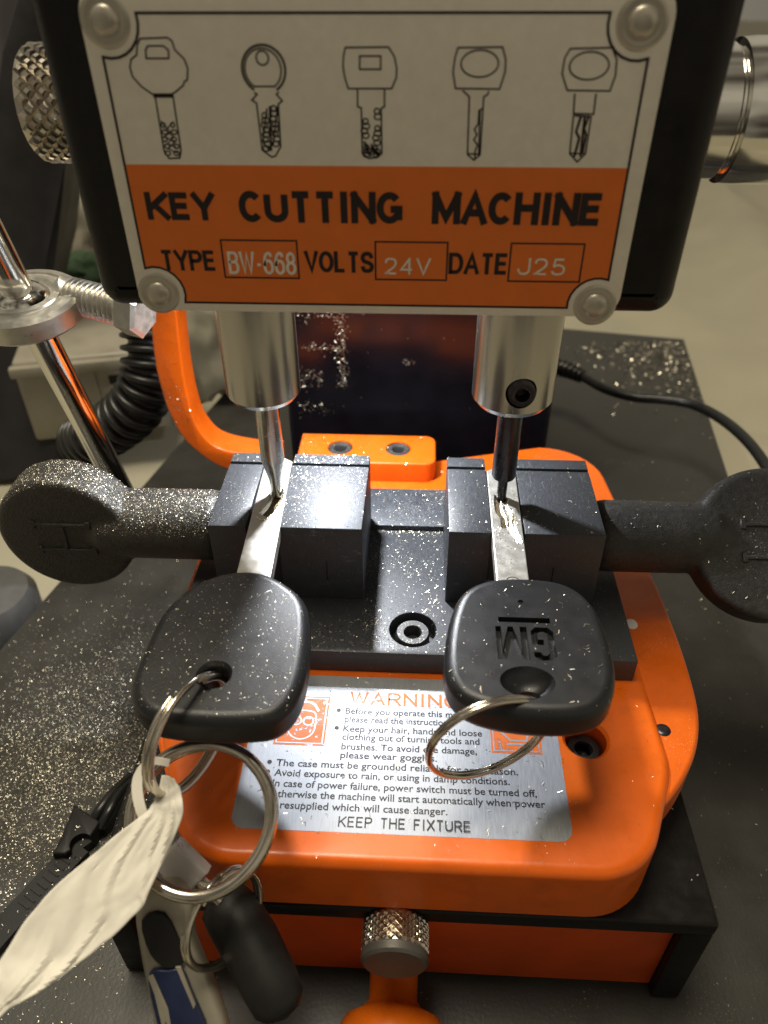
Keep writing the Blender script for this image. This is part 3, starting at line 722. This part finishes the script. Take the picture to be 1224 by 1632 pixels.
# ------------------------------------------------------------------ the two keys
def key(label, outline, bx0, bx1, by, tip_y, name='car_key'):
    cx = sum(p[0] for p in outline)/len(outline); cy = sum(p[1] for p in outline)/len(outline)
    k = thing(name, label, 'key', (cx, cy, 0), 'car keys clamped in the machine')
    bm = NB()
    (xa, xb), (ya, yb) = (bx0, bx1)
    w = (xb-xa)
    pts = [(ya, by), (yb, by), (xb, tip_y-.12), ((xa+xb)/2+.12, tip_y), ((xa+xb)/2-.12, tip_y), (xa, tip_y-.12)]
    pillow(bm, pts, -.26, .03, .02, .02, 2); bl = obj('blade', bm, 'blade', k, angle=30)
    bm = NB(); pts = [tuple(p) for p in catmull(outline, 7)]
    pillow(bm, pts, -.38, .34, .21, .24, 9); hd = obj('head', bm, 'key_plastic', k, angle=50)
    return k, bl, hd
OL = [(-1.27,-1.67),(-1.93,-2.03),(-2.32,-2.75),(-2.42,-3.67),(-2.40,-4.45),(-2.08,-4.92),(-1.53,-5.08),(-.53,-5.08),(.09,-4.92),(.36,-4.30),(.32,-3.05),(.08,-2.28),(-.62,-1.72)]
OR = [(3.75,-1.63),(3.06,-1.95),(2.75,-2.67),(2.63,-3.75),(2.78,-4.33),(3.24,-4.62),(4.0,-4.74),(4.77,-4.68),(5.22,-4.38),(5.42,-3.78),(5.42,-3.0),(5.28,-2.2),(4.78,-1.7)]
K1, B1, H1 = key('black car key with a plain dusty head, clamped under the cutter bit', OL, (-1.40, -.78), (-1.30, -.62), -1.9, 2.50)
K2, B2, H2 = key('black car key with two engraved letters on its head, clamped under the tracer pin', OR, (3.68, 4.32), (3.66, 4.27), -1.9, 2.30)
t = NB(); add_lathe(t, [(.225, -.6), (.225, .22), (.25, .29), (.32, .37), (.34, .6)], Matrix.Translation((-1.08, -4.20, 0)), 40); boolean(H1, t)
t = NB(); add_lathe(t, [(.20, -.6), (.20, .5)], Matrix.Translation((3.98, -4.28, 0)), 32); boolean(H2, t)
t = NB(); bmesh.ops.create_icosphere(t, subdivisions=4, radius=1)
bmesh.ops.transform(t, matrix=Matrix.Translation((3.95, -4.12, .46)) @ Matrix.Diagonal((.46, .33, .42, 1)), verts=t.verts); boolean(H2, t)
# engraved letters: drawn upright, then turned by half a turn as on the key
def bars(polys, depth=.12, top=.5):
    t = NB()
    for pl in polys:
        u = NB(); pillow(u, pl, .34-depth, top, 0, 0); merge(t, u)
    return t
def turn(pl, cx, cy): return [(cx-x*1.06, cy-y*1.12) for x, y in pl]
gm_c = (4.02, -3.30)
M_ = [(-.02,-.33),(.09,-.33),(.09,.12),(.20,-.33),(.28,-.33),(.39,.12),(.39,-.33),(.48,-.33),(.48,.33),(.34,.33),(.235,-.08),(.13,.33),(-.02,.33)]
G_ = [(-.09,.17),(-.09,.25),(-.16,.33),(-.36,.33),(-.44,.24),(-.44,-.24),(-.36,-.33),(-.16,-.33),(-.08,-.25),(-.08,.03),(-.27,.03),(-.27,-.08),(-.18,-.08),(-.18,-.20),(-.23,-.235),(-.29,-.235),(-.335,-.19),(-.335,.19),(-.29,.235),(-.23,.235),(-.19,.17)]
for pl in (M_, G_, [(-.42, -.53), (.42, -.53), (.42, -.42), (-.42, -.42)]):
    boolean(H2, bars([turn(pl, *gm_c)]))
t = NB(); add_lathe(t, [(.05, .3), (.05, .6)], Matrix.Translation((4.0, -2.32, 0)), 12); boolean(H2, t)
for h_ in (H1, H2):
    md = h_.modifiers.new('weighted_normals', 'WEIGHTED_NORMAL'); md.weight = 100; md.keep_sharp = True
# cut slots in the blades
def groove(pts, r, z, o):
    t = NB(); add_tube(t, catmull([(x, y, z) for x, y in pts], 5, False), r, 12); boolean(o, t, flat=True)
groove([(-.96, 1.3), (-.93, .95), (-.97, .7), (-1.04, .5), (-1.13, .36)], .15, .03, B1)
groove([(3.86, 1.25), (3.84, .75), (3.93, .45), (3.92, .12)], .08, .035, B2)
groove([(4.02, 1.15), (3.98, .9), (4.06, .6), (4.03, .2), (4.16, -.15), (4.22, -.35)], .05, .04, B2)
groove([(4.12, .8), (4.13, .3), (4.19, -.05)], .03, .035, B2)
def burr(path, r, z, par):
    bm = NB(); add_tube(bm, catmull([(x+.006*math.sin(i*2.1), y, z) for i, (x, y) in enumerate(path)], 5, False), r, 8); return obj('cut_burr', bm, 'cut', par)
burr([(3.93, 1.2), (3.91, .8), (3.99, .48), (3.985, .16)], .020, .032, B2)
burr([(4.08, 1.1), (4.04, .88), (4.12, .6), (4.09, .2), (4.21, -.13), (4.26, -.32)], .018, .032, B2)
burr([(3.96, .95), (3.93, .72), (4.0, .5), (3.98, .2), (4.10, -.15), (4.17, -.36)], .016, .032, B2)
burr([(-.80, 1.25), (-.775, .95), (-.82, .66), (-.89, .45), (-1.0, .24), (-1.14, .20), (-1.23, .28)], .016, .030, B1)
def track(path, wd, z, par):
    bm = NB(); stroke(bm, [tuple(v) for v in catmull(path, 5, False)], wd); return obj('milled_track', on_flat(bm, z), 'track', par, False)
track([(-.96, 1.3), (-.93, .95), (-.97, .7), (-1.04, .5), (-1.12, .38)], .19, -.080, B1)
track([(3.86, 1.25), (3.84, .75), (3.93, .45), (3.92, .14)], .10, -.022, B2)
# stamped mark on the second blade
bm = NB(); c_ = (3.97, -1.47); stroke(bm, circle(c_[0], c_[1], .125, 22), .018, True); stroke(bm, [(c_[0]-.08, c_[1]), (c_[0]+.08, c_[1])], .018); stroke(bm, [(c_[0], c_[1]-.08), (c_[0], c_[1]+.08)], .018)
obj('stamped_mark', on_flat(bm, .0335), 'ink', B2, False)

# ------------------------------------------------------------------ split rings
def split_ring(label, px, depth, major, R, k_px, tow, wire, turns=1.9, start=0., name='split_ring', squash=1.25):
    """R in cm; major and k_px are directions in the photo's plane; tow = part of the minor axis turned to the viewer"""
    c = atd(*px, depth); v = ray(*px).normalized()
    m = (RT*major[0]-UP*major[1]).normalized(); m = (m-v*m.dot(v)).normalized()
    k = (RT*k_px[0]-UP*k_px[1]).normalized(); k = (k-v*k.dot(v)-m*k.dot(m)).normalized()
    k = (k*math.sqrt(1-tow*tow)-v*tow).normalized()
    nrm = m.cross(k); pts = []
    n = int(64*turns)
    for i in range(n+1):
        a = start+2*PI*turns*i/n; s = i/n-.5
        pts.append(c+m*(R*math.cos(a))+k*(R*math.sin(a))+nrm*(s*turns*wire*1.75)+(m*math.cos(a)+k*math.sin(a))*(.012*math.sin(i*.3)))
    bm = NB(); add_tube(bm, pts, wire*squash, 12, False, rz=wire, up=nrm)
    return tag(obj(name, bm, 'nickel', None, angle=50), label, 'key ring', 'split key rings')
split_ring('small split ring threaded through the hole of the plain dusty key', (303, 1170), 12.25, (42, -87), .98, (-.9, -.43), .89, .052, 1.9, 1.2)
split_ring('thin split ring threaded through the hole of the lettered key', (777, 1178), 12.42, (.91, -.41), 1.03, (-.41, -.91), .88, .04, 1.9, 3.6)
split_ring('largest split ring, holding the white paper tag and the smaller rings', (321, 1302), 12.15, (.2, -1), 1.12, (1, .2), .25, .080, 1.9, .6)
split_ring('small split ring hanging from the lower edge of the largest ring', (358, 1464), 12.25, (.47, -.88), .76, (-.88, -.47), .80, .045, 1.9, 2.2)

# ------------------------------------------------------------------ things hanging from the large ring
def slab(name, pxs, depth, z0, z1, rt, m, parent=None, smooth_n=0, tilt=0.):
    cx = sum(p[0] for p in pxs)/len(pxs); cy = sum(p[1] for p in pxs)/len(pxs); s = depth/F_PX
    pts = [((x-cx)*s, -(y-cy)*s) for x, y in pxs]
    if smooth_n: pts = [tuple(p) for p in catmull(pts, smooth_n)]
    bm = NB(); pillow(bm, pts, z0, z1, rt, rt*.7, 5)
    mm = cam.matrix_world.to_3x3().to_4x4() @ Matrix.Rotation(tilt, 4, 'X'); mm.translation = atd(cx, cy, depth)
    bmesh.ops.transform(bm, matrix=mm, verts=bm.verts)
    return obj(name, bm, m, parent)
# crumpled paper tag
rows = [((258,1236,11.98),(278,1240,11.98)),((252,1262,11.93),(286,1258,11.93)),((240,1288,11.70),(291,1276,11.65)),((214,1308,11.60),(289,1305,11.60)),((162,1352,11.45),(264,1362,11.50)),
        ((97,1404,11.30),(236,1424,11.30)),((45,1462,11.15),(219,1457,11.20)),((2,1530,10.95),(138,1529,11.00)),((-40,1585,10.70),(69,1576,10.80)),((-70,1625,10.60),(0,1623,10.65)),((-100,1665,10.40),(-40,1680,10.45))]
Lp = catmull([atd(*a) for a, b in rows], 9, False); Rp = catmull([atd(*b) for a, b in rows], 9, False)
bm = NB(); NU = 28; grid = []
for i, (a, b) in enumerate(zip(Lp, Rp)):
    r_ = []
    for j in range(NU+1):
        u = j/NU; p = a.lerp(b, u); wdt = (b-a).length
        q = Vector((u*wdt*2.2-i*.067, i*.03+u*1.0, 0))
        h = abs(mnoise.noise(q*1.0))*.09+abs(mnoise.noise(q*2.7+Vector((7, 3, 1))))*.03+abs(mnoise.noise(q*5+Vector((1, 3, 8))))*.018+.06*(1-min(1, abs(mnoise.noise(Vector((u*2.6-i*.035, i*.012, 4))))*5))
        p = p-FW*((h-.1)*min(1, wdt))+UP*(.04*mnoise.noise(q*2+Vector((0, 5, 5))))
        r_.append(bm.verts.new(p))
    grid.append(r_)
for i in range(len(grid)-1):
    for j in range(NU): bm.faces.new((grid[i][j], grid[i+1][j], grid[i+1][j+1], grid[i][j+1]))
tagp = obj('paper_tag', bm, 'paper', None, angle=28)
md = tagp.modifiers.new('thickness', 'SOLIDIFY'); md.thickness = .02
tag(tagp, 'crumpled cream white paper tag twisted around the largest ring', 'tag')
bm = NB()
for off, wd in ((0, .06), (9, .045), (17, .03)):
    path = catmull([atd(*p) for p in ((270-off*.4, 1216, 12.0), (238-off*.2, 1214, 11.9), (217+off*.4, 1244, 11.85), (222+off*.5, 1290, 11.8), (243+off*.5, 1328, 11.8), (250+off*.4, 1350, 11.85))], 6, False)
    add_tube(bm, path, wd, 4, False, rz=.008, up=FW)
o = obj('tag_loop', bm, 'paper', tagp)
# frosted connector
CN = thing('plastic_connector', 'frosted white plastic connector with a short metal neck beneath the largest ring', 'connector', atd(290, 1382, 12.6))
slab('body', [(285,1338),(334,1386),(294,1426),(249,1375)], 12.6, -.18, .18, .07, 'frost', CN)
bm = NB(); add_tube(bm, [atd(308, 1398, 12.65), atd(328, 1413, 12.6), atd(352, 1434, 12.6)], [.10, .13, .13], 20); obj('neck', bm, 'nickel', CN)
# black grip
GR = thing('rubber_grip', 'black rounded rubber grip hanging below the frosted connector', 'grip', atd(400, 1500, 12.4))
bm = NB(); pth = [atd(345,1425,12.9), atd(352,1433,12.88), atd(372,1458,12.8), atd(400,1505,12.6), atd(432,1570,12.35), atd(446,1600,12.25), atd(452,1614,12.2), atd(454,1619,12.2)]
add_tube(bm, pth, [.22, .40, .47, .48, .46, .42, .30, .10], 28); obj('grip_body', bm, 'rubber', GR, angle=70)
# key fob
KF = thing('key_fob', 'silver key fob with a black pad and dark blue stripes, lowest of the hanging items', 'key fob', atd(285, 1530, 12.2))
slab('fob_body', [(216,1442),(240,1412),(280,1408),(304,1440),(308,1495),(330,1550),(362,1640),(355,1690),(262,1690),(240,1600),(222,1510)], 12.2, -.3, .1, .16, 'silver', KF, 4)
slab('black_pad', [(226,1466),(262,1456),(290,1510),(294,1532),(268,1542),(240,1520)], 12.05, -.06, .04, .03, 'rubber', KF, 3)
slab('blue_panel', [(238,1550),(268,1545),(290,1545),(306,1580),(330,1650),(270,1670),(246,1610)], 12.04, -.06, .04, .03, 'blue', KF, 3)
bm = None
for pxs in ([(236,1556),(244,1552),(268,1606),(274,1640),(262,1626)], [(280,1540),(288,1540),(312,1600),(309,1608)], [(246,1582),(252,1580),(268,1650),(262,1650)]):
    slab('silver_stripe', pxs, 12.0, -.02, .02, .008, 'silver', KF)

# ------------------------------------------------------------------ things left of the machine
ZB_ = -7.5
CT = thing('cable_tie', 'black plastic strap with a square buckle lying on the dusty board', 'strap', atz(140, 1320, ZB_))
bm = NB(); strap = catmull([atz(-300, 1850, ZB_+.1), atz(-60, 1560, ZB_+.1), atz(0, 1488, ZB_+.12), atz(50, 1435, ZB_+.14), atz(100, 1380, ZB_+.18), atz(128, 1350, ZB_+.2)], 5, False)
add_tube(bm, strap, .30, 4, False, rz=.09, up=(0, 0, 1)); o1 = obj('strap', bm, 'rubber', CT, angle=30)
bm = NB()
for k in range(9):
    p = strap[14].lerp(strap[22], k/8)+Vector((0, 0, .10)); d = (strap[22]-strap[14]).normalized()
    add_box(bm, -.16, .16, -.025, .025, -.02, .02, 0, 1, frame(p, (0, 0, 1), d.cross(Vector((0, 0, 1)))))
obj('ridge', bm, 'rubber', o1)
bm = NB(); bq = [atz(*p, ZB_) for p in ((126, 1299), (168, 1326), (152, 1350), (112, 1378), (92, 1378), (106, 1350))]
pillow(bm, [(p.x, p.y) for p in bq], ZB_+.03, ZB_+.5, .06, .02, 3)
bk = obj('buckle', bm, 'rubber', CT)
t = NB(); cc = atz(128, 1344, ZB_+.5); add_lathe(t, [(.24, -.22), (.26, .3)], Matrix.Translation(cc), 24); boolean(bk, t)
bm = NB()
for s in (0, 1):
    add_tube(bm, catmull([atz(146+s*14, 1312+s*6, ZB_+.3), atz(160+s*14, 1290+s*4, ZB_+.5), atz(182+s*8, 1262+s*4, ZB_+.45), atz(208+s*4, 1238+s*6, ZB_+.15)], 5, False), .13, 10)
obj('tie_loop', bm, 'hose', CT)
# chrome rod with its rod end
RD = thing('support_rod', 'chrome rod passing through a zinc plated rod end with a threaded stud', 'rod', atd(187, 770, 22))
p0 = atd(60, 525, 17.3); p1 = atd(187, 770, 22); dr = (p1-p0).normalized()
bm = NB(); add_tube(bm, [p0-dr*9, p0+dr*(p1-p0).length*1.25], .34, 40); obj('rod', bm, 'chrome', RD)
ce = atd(27, 470, 17.0); ce = p0+dr*((ce-p0).dot(dr))
rax = (-dr*.55+Vector((0, 0, 1))*.8).normalized()
bm = NB(); mm = frame(ce, rax)
add_lathe(bm, [(.62, -.26), (1.15, -.28), (1.24, -.2), (1.24, .2), (1.15, .28), (.98, .30), (.96, .26), (.84, .26), (.82, .31), (.70, .33), (.62, .24)], mm, 64)
obj('rod_end', bm, 'zinc', RD, angle=30)
bm = NB(); add_lathe(bm, [(.36, -.40), (.52, -.28), (.64, -.1), (.66, .0), (.64, .18), (.52, .34), (.36, .46)], mm, 48); obj('ball', bm, 'chrome', RD)
s0 = atd(112, 470, 16.9); s1 = atd(200, 492, 16.6); sd = (s1-s0).normalized()
bm = NB(); add_tube(bm, [ce+(s0-ce)*.70, ce+(s0-ce)*.86, s0-sd*.12, s0+sd*.05], [.30, .36, .40, .36], 28); obj('shank', bm, 'zinc', RD)
bm = NB(); L_ = (s1-s0).length; prof = []
n = 11
for k in range(n): prof += [(.315, L_*k/n), (.40, L_*(k+.45)/n), (.40, L_*(k+.55)/n)]
add_lathe(bm, prof+[(.345, L_+.3)], frame(s0, sd), 36); obj('threaded_stud', bm, 'zinc', RD, angle=20)
bm = NB(); add_lathe(bm, [(.46, 0), (.56, .06), (.56, .46), (.46, .52)], frame(s1-sd*.02, sd), 6); obj('hex_nut', bm, 'zinc', RD, angle=20)
# corrugated hose
hp = catmull([atd(*p) for p in ((215, 380, 24), (226, 440, 24), (236, 500, 24), (240, 560, 24.2), (236, 608, 24.5), (215, 650, 25), (178, 682, 25.8), (150, 697, 26.6), (132, 705, 27.4))], 24, False)
acc = [0]
for a, b in zip(hp, hp[1:]): acc.append(acc[-1]+(b-a).length)
bm = NB(); fine = []; rad = []
tot = acc[-1]; ns = 420; j = 0
for i in range(ns+1):
    s = tot*i/ns
    while j < len(acc)-2 and acc[j+1] < s: j += 1
    u = (s-acc[j])/max(1e-6, acc[j+1]-acc[j]); fine.append(hp[j].lerp(hp[j+1], u))
    rad.append(.80+.13*math.tanh(2.2*math.sin(2*PI*s/.42)))
add_tube(bm, fine, rad, 28); tag(obj('corrugated_hose', bm, 'hose', None, angle=60), 'black corrugated hose curving behind the orange upright arm', 'hose')
# dark draped cover at the far left
bm = NB()
cov = [(atd(x, y, t*1.33)) for x, y, t in ((34, -40, 19), (0, 80, 20), (-30, 300, 22), (-60, 560, 24.5), (-60, 780, 25), (95, 760, 25), (98, 690, 24.8), (66, 520, 24.2), (90, 415, 24), (103, 260, 22), (120, 100, 21), (112, -40, 19))]
cf = [p for p in cov]; back = [p+Vector((-.6, 4, 0)) for p in cov]
a = [bm.verts.new(p) for p in cf]; b = [bm.verts.new(p) for p in back]; n = len(a)
for i in range(n): bm.faces.new((a[i-1], a[i], b[i], b[i-1]))
bm.faces.new(a); bm.faces.new(list(reversed(b)))
bmesh.ops.recalc_face_normals(bm, faces=bm.faces)
bmesh.ops.bevel(bm, geom=list(bm.edges), offset=.3, segments=3, affect='EDGES', profile=.5)
tag(obj('black_cover', bm, 'cloth', None, angle=50), 'tall black cloth cover standing behind the chrome rod', 'cover')
# cream box behind the hose
CB = thing('cream_box', 'worn cream plastic case with a small black slot behind the chrome rod', 'case', atd(150, 640, 31))
def cbp(x, y, t=30): return atd(x, y, t)
bx = Matrix.Translation(cbp(150, 570, 31)) @ Matrix.Rotation(.25, 4, 'Z')
bm = NB(); add_box(bm, -3.2, 2.6, 0, 5, -3.6, .1, .18, 3, bx); body = obj('case', bm, 'cream', CB)
bm = NB(); add_box(bm, -3.3, 1.9, -.28, .1, -.5, -.05, .08, 2, bx); obj('ridge', bm, 'cream', CB)
bm = NB(); add_box(bm, .35, .95, -.03, .1, -1.25, -.85, .02, 1, bx); obj('slot', bm, 'rubber', CB)
bm = NB(); add_box(bm, -.2, -.12, -.06, .1, -3.4, -.5, .02, 1, bx); add_box(bm, 1.35, 1.43, -.06, .1, -3.4, -.5, .02, 1, bx); obj('rib', bm, 'cream', CB)
def lump(name, px, m, s, label, cat, seed):
    bm = NB(); bmesh.ops.create_icosphere(bm, subdivisions=4, radius=1)
    for v in bm.verts:
        q = v.co*1.6+Vector((seed, 0, 0)); v.co *= 1+.35*mnoise.noise(q)+.18*mnoise.noise(q*2.3)
        v.co = Vector((v.co.x*s[0], v.co.y*s[1], v.co.z*s[2]))
    bmesh.ops.translate(bm, vec=atd(*px), verts=bm.verts)
    return tag(obj(name, bm, m), label, cat)
lump('plastic_bag', (128, 375, 40), 'cream', (1.6, 1.2, 2.2), 'pale crumpled bag seen between the black cover and the machine head', 'bag', 2)
lump('green_rag', (140, 440, 38), 'green', (1.3, 1., 1.1), 'dark green rag above the cream plastic case', 'rag', 5)
lump('tan_pouch', (335, 545, 34), 'bench', (1.8, 1.4, 3.0), 'tan soft pouch seen between the orange upright arm and the left chuck', 'pouch', 9)
# small bits at the left edge
bm = NB(); c0 = atz(-6, 985, -8.3); add_lathe(bm, [(1.2, -1.3), (1.45, -1.0), (1.5, .8), (1.3, 1.15), (.8, 1.2)], Matrix.Translation(c0), 40)
tag(obj('grey_cap', bm, 'grey'), 'rounded grey plastic cap at the left beyond the board', 'cap')
bm = NB(); add_tube(bm, catmull([atz(20, 1010, -9.1), atz(45, 990, -8.9), atz(62, 972, -8.6), atz(78, 962, -9.0)], 5, False), .14, 10)
tag(obj('red_wire', bm, 'red'), 'short red wire end beside the rounded grey cap', 'wire')
# cable on the right
PC = thing('power_cable', 'thin black cable with a ribbed strain relief crossing the board behind the right knob', 'cable', atz(925, 600, -5))
cp_ = [Vector((6.35, 14.2, -5.0)), atz(870, 582, -5.2), atz(900, 588, -5.2), atz(928, 600, -5.2), atz(965, 620, -5.1), atz(1010, 633, -5), atz(1060, 637, -4.9), atz(1105, 645, -4.8), atz(1150, 668, -4.7), atz(1190, 702, -4.6), atz(1224, 748, -4.6), atz(1260, 820, -4.8), atz(1300, 960, -5.6), atz(1330, 1150, -6.8), atz(1345, 1350, -7.3), atz(1350, 1600, -7.3)]
bm = NB(); add_tube(bm, catmull(cp_, 8, False), .19, 14); obj('cord', bm, 'hose', PC)
rp = catmull(cp_[1:4], 24, False); bm = NB()
add_tube(bm, rp, [(.42-.004*i)+(.05 if (i//3) % 2 else -.03) for i in range(len(rp))], 20); obj('strain_relief', bm, 'hose', PC, angle=30)

# ------------------------------------------------------------------ metal shavings lying on everything
bpy.context.view_layer.update()
DG = bpy.context.evaluated_depsgraph_get()
V, Fc = [], []
def flake(p, n, ln, wd, tilt):
    n = (n+Vector((random.gauss(0, tilt), random.gauss(0, tilt), random.gauss(0, tilt)))).normalized()
    t = n.orthogonal().normalized(); t = Quaternion(n, random.uniform(0, 2*PI)) @ t; s = n.cross(t)
    c = p+n*(wd*.35+.002); bend = random.uniform(-.35, .35)*ln; lift = random.uniform(0, .25)*ln*.5
    i = len(V)
    for k in (-1, 0, 1):
        q = c+t*(k*ln/2)+s*(bend*(1-k*k))+n*(lift*(k*k))
        V.append(q+s*wd/2); V.append(q-s*wd/2)
    Fc.append((i, i+1, i+3, i+2)); Fc.append((i+2, i+3, i+5, i+4))
def cast(o, d):
    ok, loc, nor, idx, ob, mx = SC.ray_cast(DG, o, d)
    return (loc, nor, ob) if ok else None
def sprinkle(n, fn, zs, l=(.02, .07), wd=(.008, .018), tilt=.25, only=None, d=(0, 0, -1), nz=.3):
    k = 0
    for _ in range(n*3):
        if k >= n: break
        x, y = fn()
        h = cast(Vector((x, y, zs)), Vector(d))
        if h is None or h[1].z < nz or (only and h[2].name.split('.')[0] not in only): continue
        ln = random.uniform(*l); flake(h[0], h[1], ln, min(ln*.6, random.uniform(*wd)), tilt); k += 1
U = random.uniform; G = random.gauss
rect = lambda x0, x1, y0, y1: (lambda: (U(x0, x1), U(y0, y1)))
blob = lambda x, y, sx, sy: (lambda: (G(x, sx), G(y, sy)))
sprinkle(7500, rect(-7.2, -2.3, .3, 2.1), 2, (.008, .026), (.006, .012), .5, ('wing_knob',))
sprinkle(900, rect(-6.9, -4.4, .5, 1.8), 2, (.010, .028), (.006, .013), .5, ('wing_knob',))
sprinkle(140, rect(6.1, 11, -1, 2.4), 2, (.03, .08), (.01, .018), .4, ('wing_knob',))
sprinkle(1500, blob(-.1, 1.5, .7, .8), 1.2, (.010, .032), (.005, .012), .4, ('clamp_jaw', 'blade'))
sprinkle(260, rect(-2.2, 1, 2.3, 2.75), 1.2, (.015, .05), (.01, .02), .4, ('clamp_jaw', 'blade'))
sprinkle(150, rect(2.8, 6, 0, 2.7), .4, (.010, .05), (.004, .009), .3, ('clamp_jaw', 'blade'))
sprinkle(260, blob(4.0, .6, .22, .7), .4, (.015, .05), (.01, .016), .4, ('clamp_jaw', 'blade'))
sprinkle(1500, rect(1, 2.8, -1.5, 4.0), .4, (.008, .038), (.004, .008), .3, ('base_plate', 'rear_rail', 'socket_screw'))
sprinkle(700, rect(-2.4, .4, -5, -1.7), 1.2, (.010, .035), (.004, .008), .3, ('head',))
sprinkle(150, rect(2.7, 5.4, -4.8, -1.7), 1.2, (.008, .045), (.003, .007), .3, ('head',))
sprinkle(240, rect(-1, 5, -5.2, -1.6), -.6, (.015, .09), (.006, .012), .3, ('warning_label', 'upper_plate'))
sprinkle(90, rect(-2, 7.5, -5.8, -1.4), -.6, (.010, .06), (.004, .009), .3, ('upper_plate', 'lower_plate', 'base_plate'))
sprinkle(500, blob(-.0, -1.1, 1.5, .4), -.7, (.015, .06), (.008, .016), .4, ('base_plate',))
sprinkle(420, rect(-3, 6, 4.0, 7.5), .4, (.015, .06), (.008, .016), .35, ('lower_plate', 'stop_block', 'socket_screw', 'upright_arm'))
sprinkle(300, rect(-3.3, -2.2, -3, 2), -2.0, (.015, .05), (.008, .016), .4, ('lower_plate', 'upper_plate'))
sprinkle(20000, blob(-6.6, -1.0, 1.9, 2.5), -5.0, (.010, .048), (.006, .012), .3, ('board',))
sprinkle(1200, rect(-9, -3.7, -6, 3.5), -5.0, (.010, .06), (.005, .012), .4, ('board', 'buckle', 'strap'))
sprinkle(420, rect(-3.7, -3.0, -5.7, 0), -3.6, (.02, .08), (.01, .02), .5, ('base_frame',))
sprinkle(160, rect(7.0, 13, -5, 14), -3.6, (.02, .09), (.012, .03), .4, ('board', 'base_frame'))
sprinkle(800, lambda: (15.5-abs(G(0, 2.4)), 25.0-abs(G(0, 3.0))), -3.6, (.05, .22), (.025, .07), .6, ('board',))
sprinkle(30, rect(-1, 5, -5.2, -1.6), -.6, (.08, .17), (.006, .010), .2, ('warning_label', 'upper_plate'))
sprinkle(30, rect(2.7, 5.4, -4.8, -1.7), 1.2, (.07, .14), (.006, .009), .2, ('head',))
sprinkle(45, rect(2.8, 6, 0, 2.7), .4, (.07, .15), (.007, .011), .2, ('clamp_jaw', 'blade'))
sprinkle(60, rect(1, 2.8, -1.5, 4.0), .4, (.08, .16), (.007, .012), .2, ('base_plate', 'rear_rail'))
sprinkle(220, lambda: (G(-2.9, .1), U(-1.5, 4)), -.2, (.01, .05), (.006, .012), .4, ('base_plate', 'rear_rail', 'lower_plate'))
sprinkle(260, lambda: (U(1.02, 2.78), 2.42-abs(G(0, .08))), .4, (.01, .05), (.006, .012), .4, ('base_plate', 'rear_rail'))
# smears of filings on the polished column
def wall(n, fn, l=(.02, .09), wd=(.012, .03)):
    for _ in range(n):
        x, z = fn(); h = cast(Vector((x, 8.5, z)), Vector((0, 1, 0)))
        if h and h[2].name == 'column': ln = U(*l); flake(h[0], h[1], ln, min(ln*.7, U(*wd)), .5)
wall(420, lambda: (G(-.35, .10), U(-2.1, 1.3)))
wall(90, lambda: (U(-1.6, -.4), G(-.72, .06)))
wall(150, lambda: (U(-1.8, -.5), G(.55, .24)))
wall(140, lambda: (U(-2.2, -1.0), G(-1.75, .2)))
wall(70, lambda: (U(-1.9, -.7), G(-2.9, .15)))
wall(40, lambda: (U(-2, 6.3), U(-3.3, 1.6)), (.02, .06))
wall(26, lambda: (G(1.75, .12), G(-1.15, .035)))
for _ in range(420):                               # on the inner face of the upright arm
    z = U(-2.6, 1.6) if U(0, 1) < .35 else G(-1.0, .45); h = cast(Vector((U(-5.1, -3.2), 5.5, z)), Vector((0, 1, 0)))
    if h and h[2].name == 'upright_arm': ln = U(.015, .045); flake(h[0], h[1], ln, ln*.5, .5)
me = bpy.data.meshes.new('metal_shavings'); me.from_pydata([tuple(v) for v in V], [], Fc); me.materials.append(MT['shaving'])
sh = bpy.data.objects.new('metal_shavings', me); COL.objects.link(sh)
tag(sh, 'bright metal filings scattered over the board, clamps, keys and knobs', 'filings', kind='stuff')
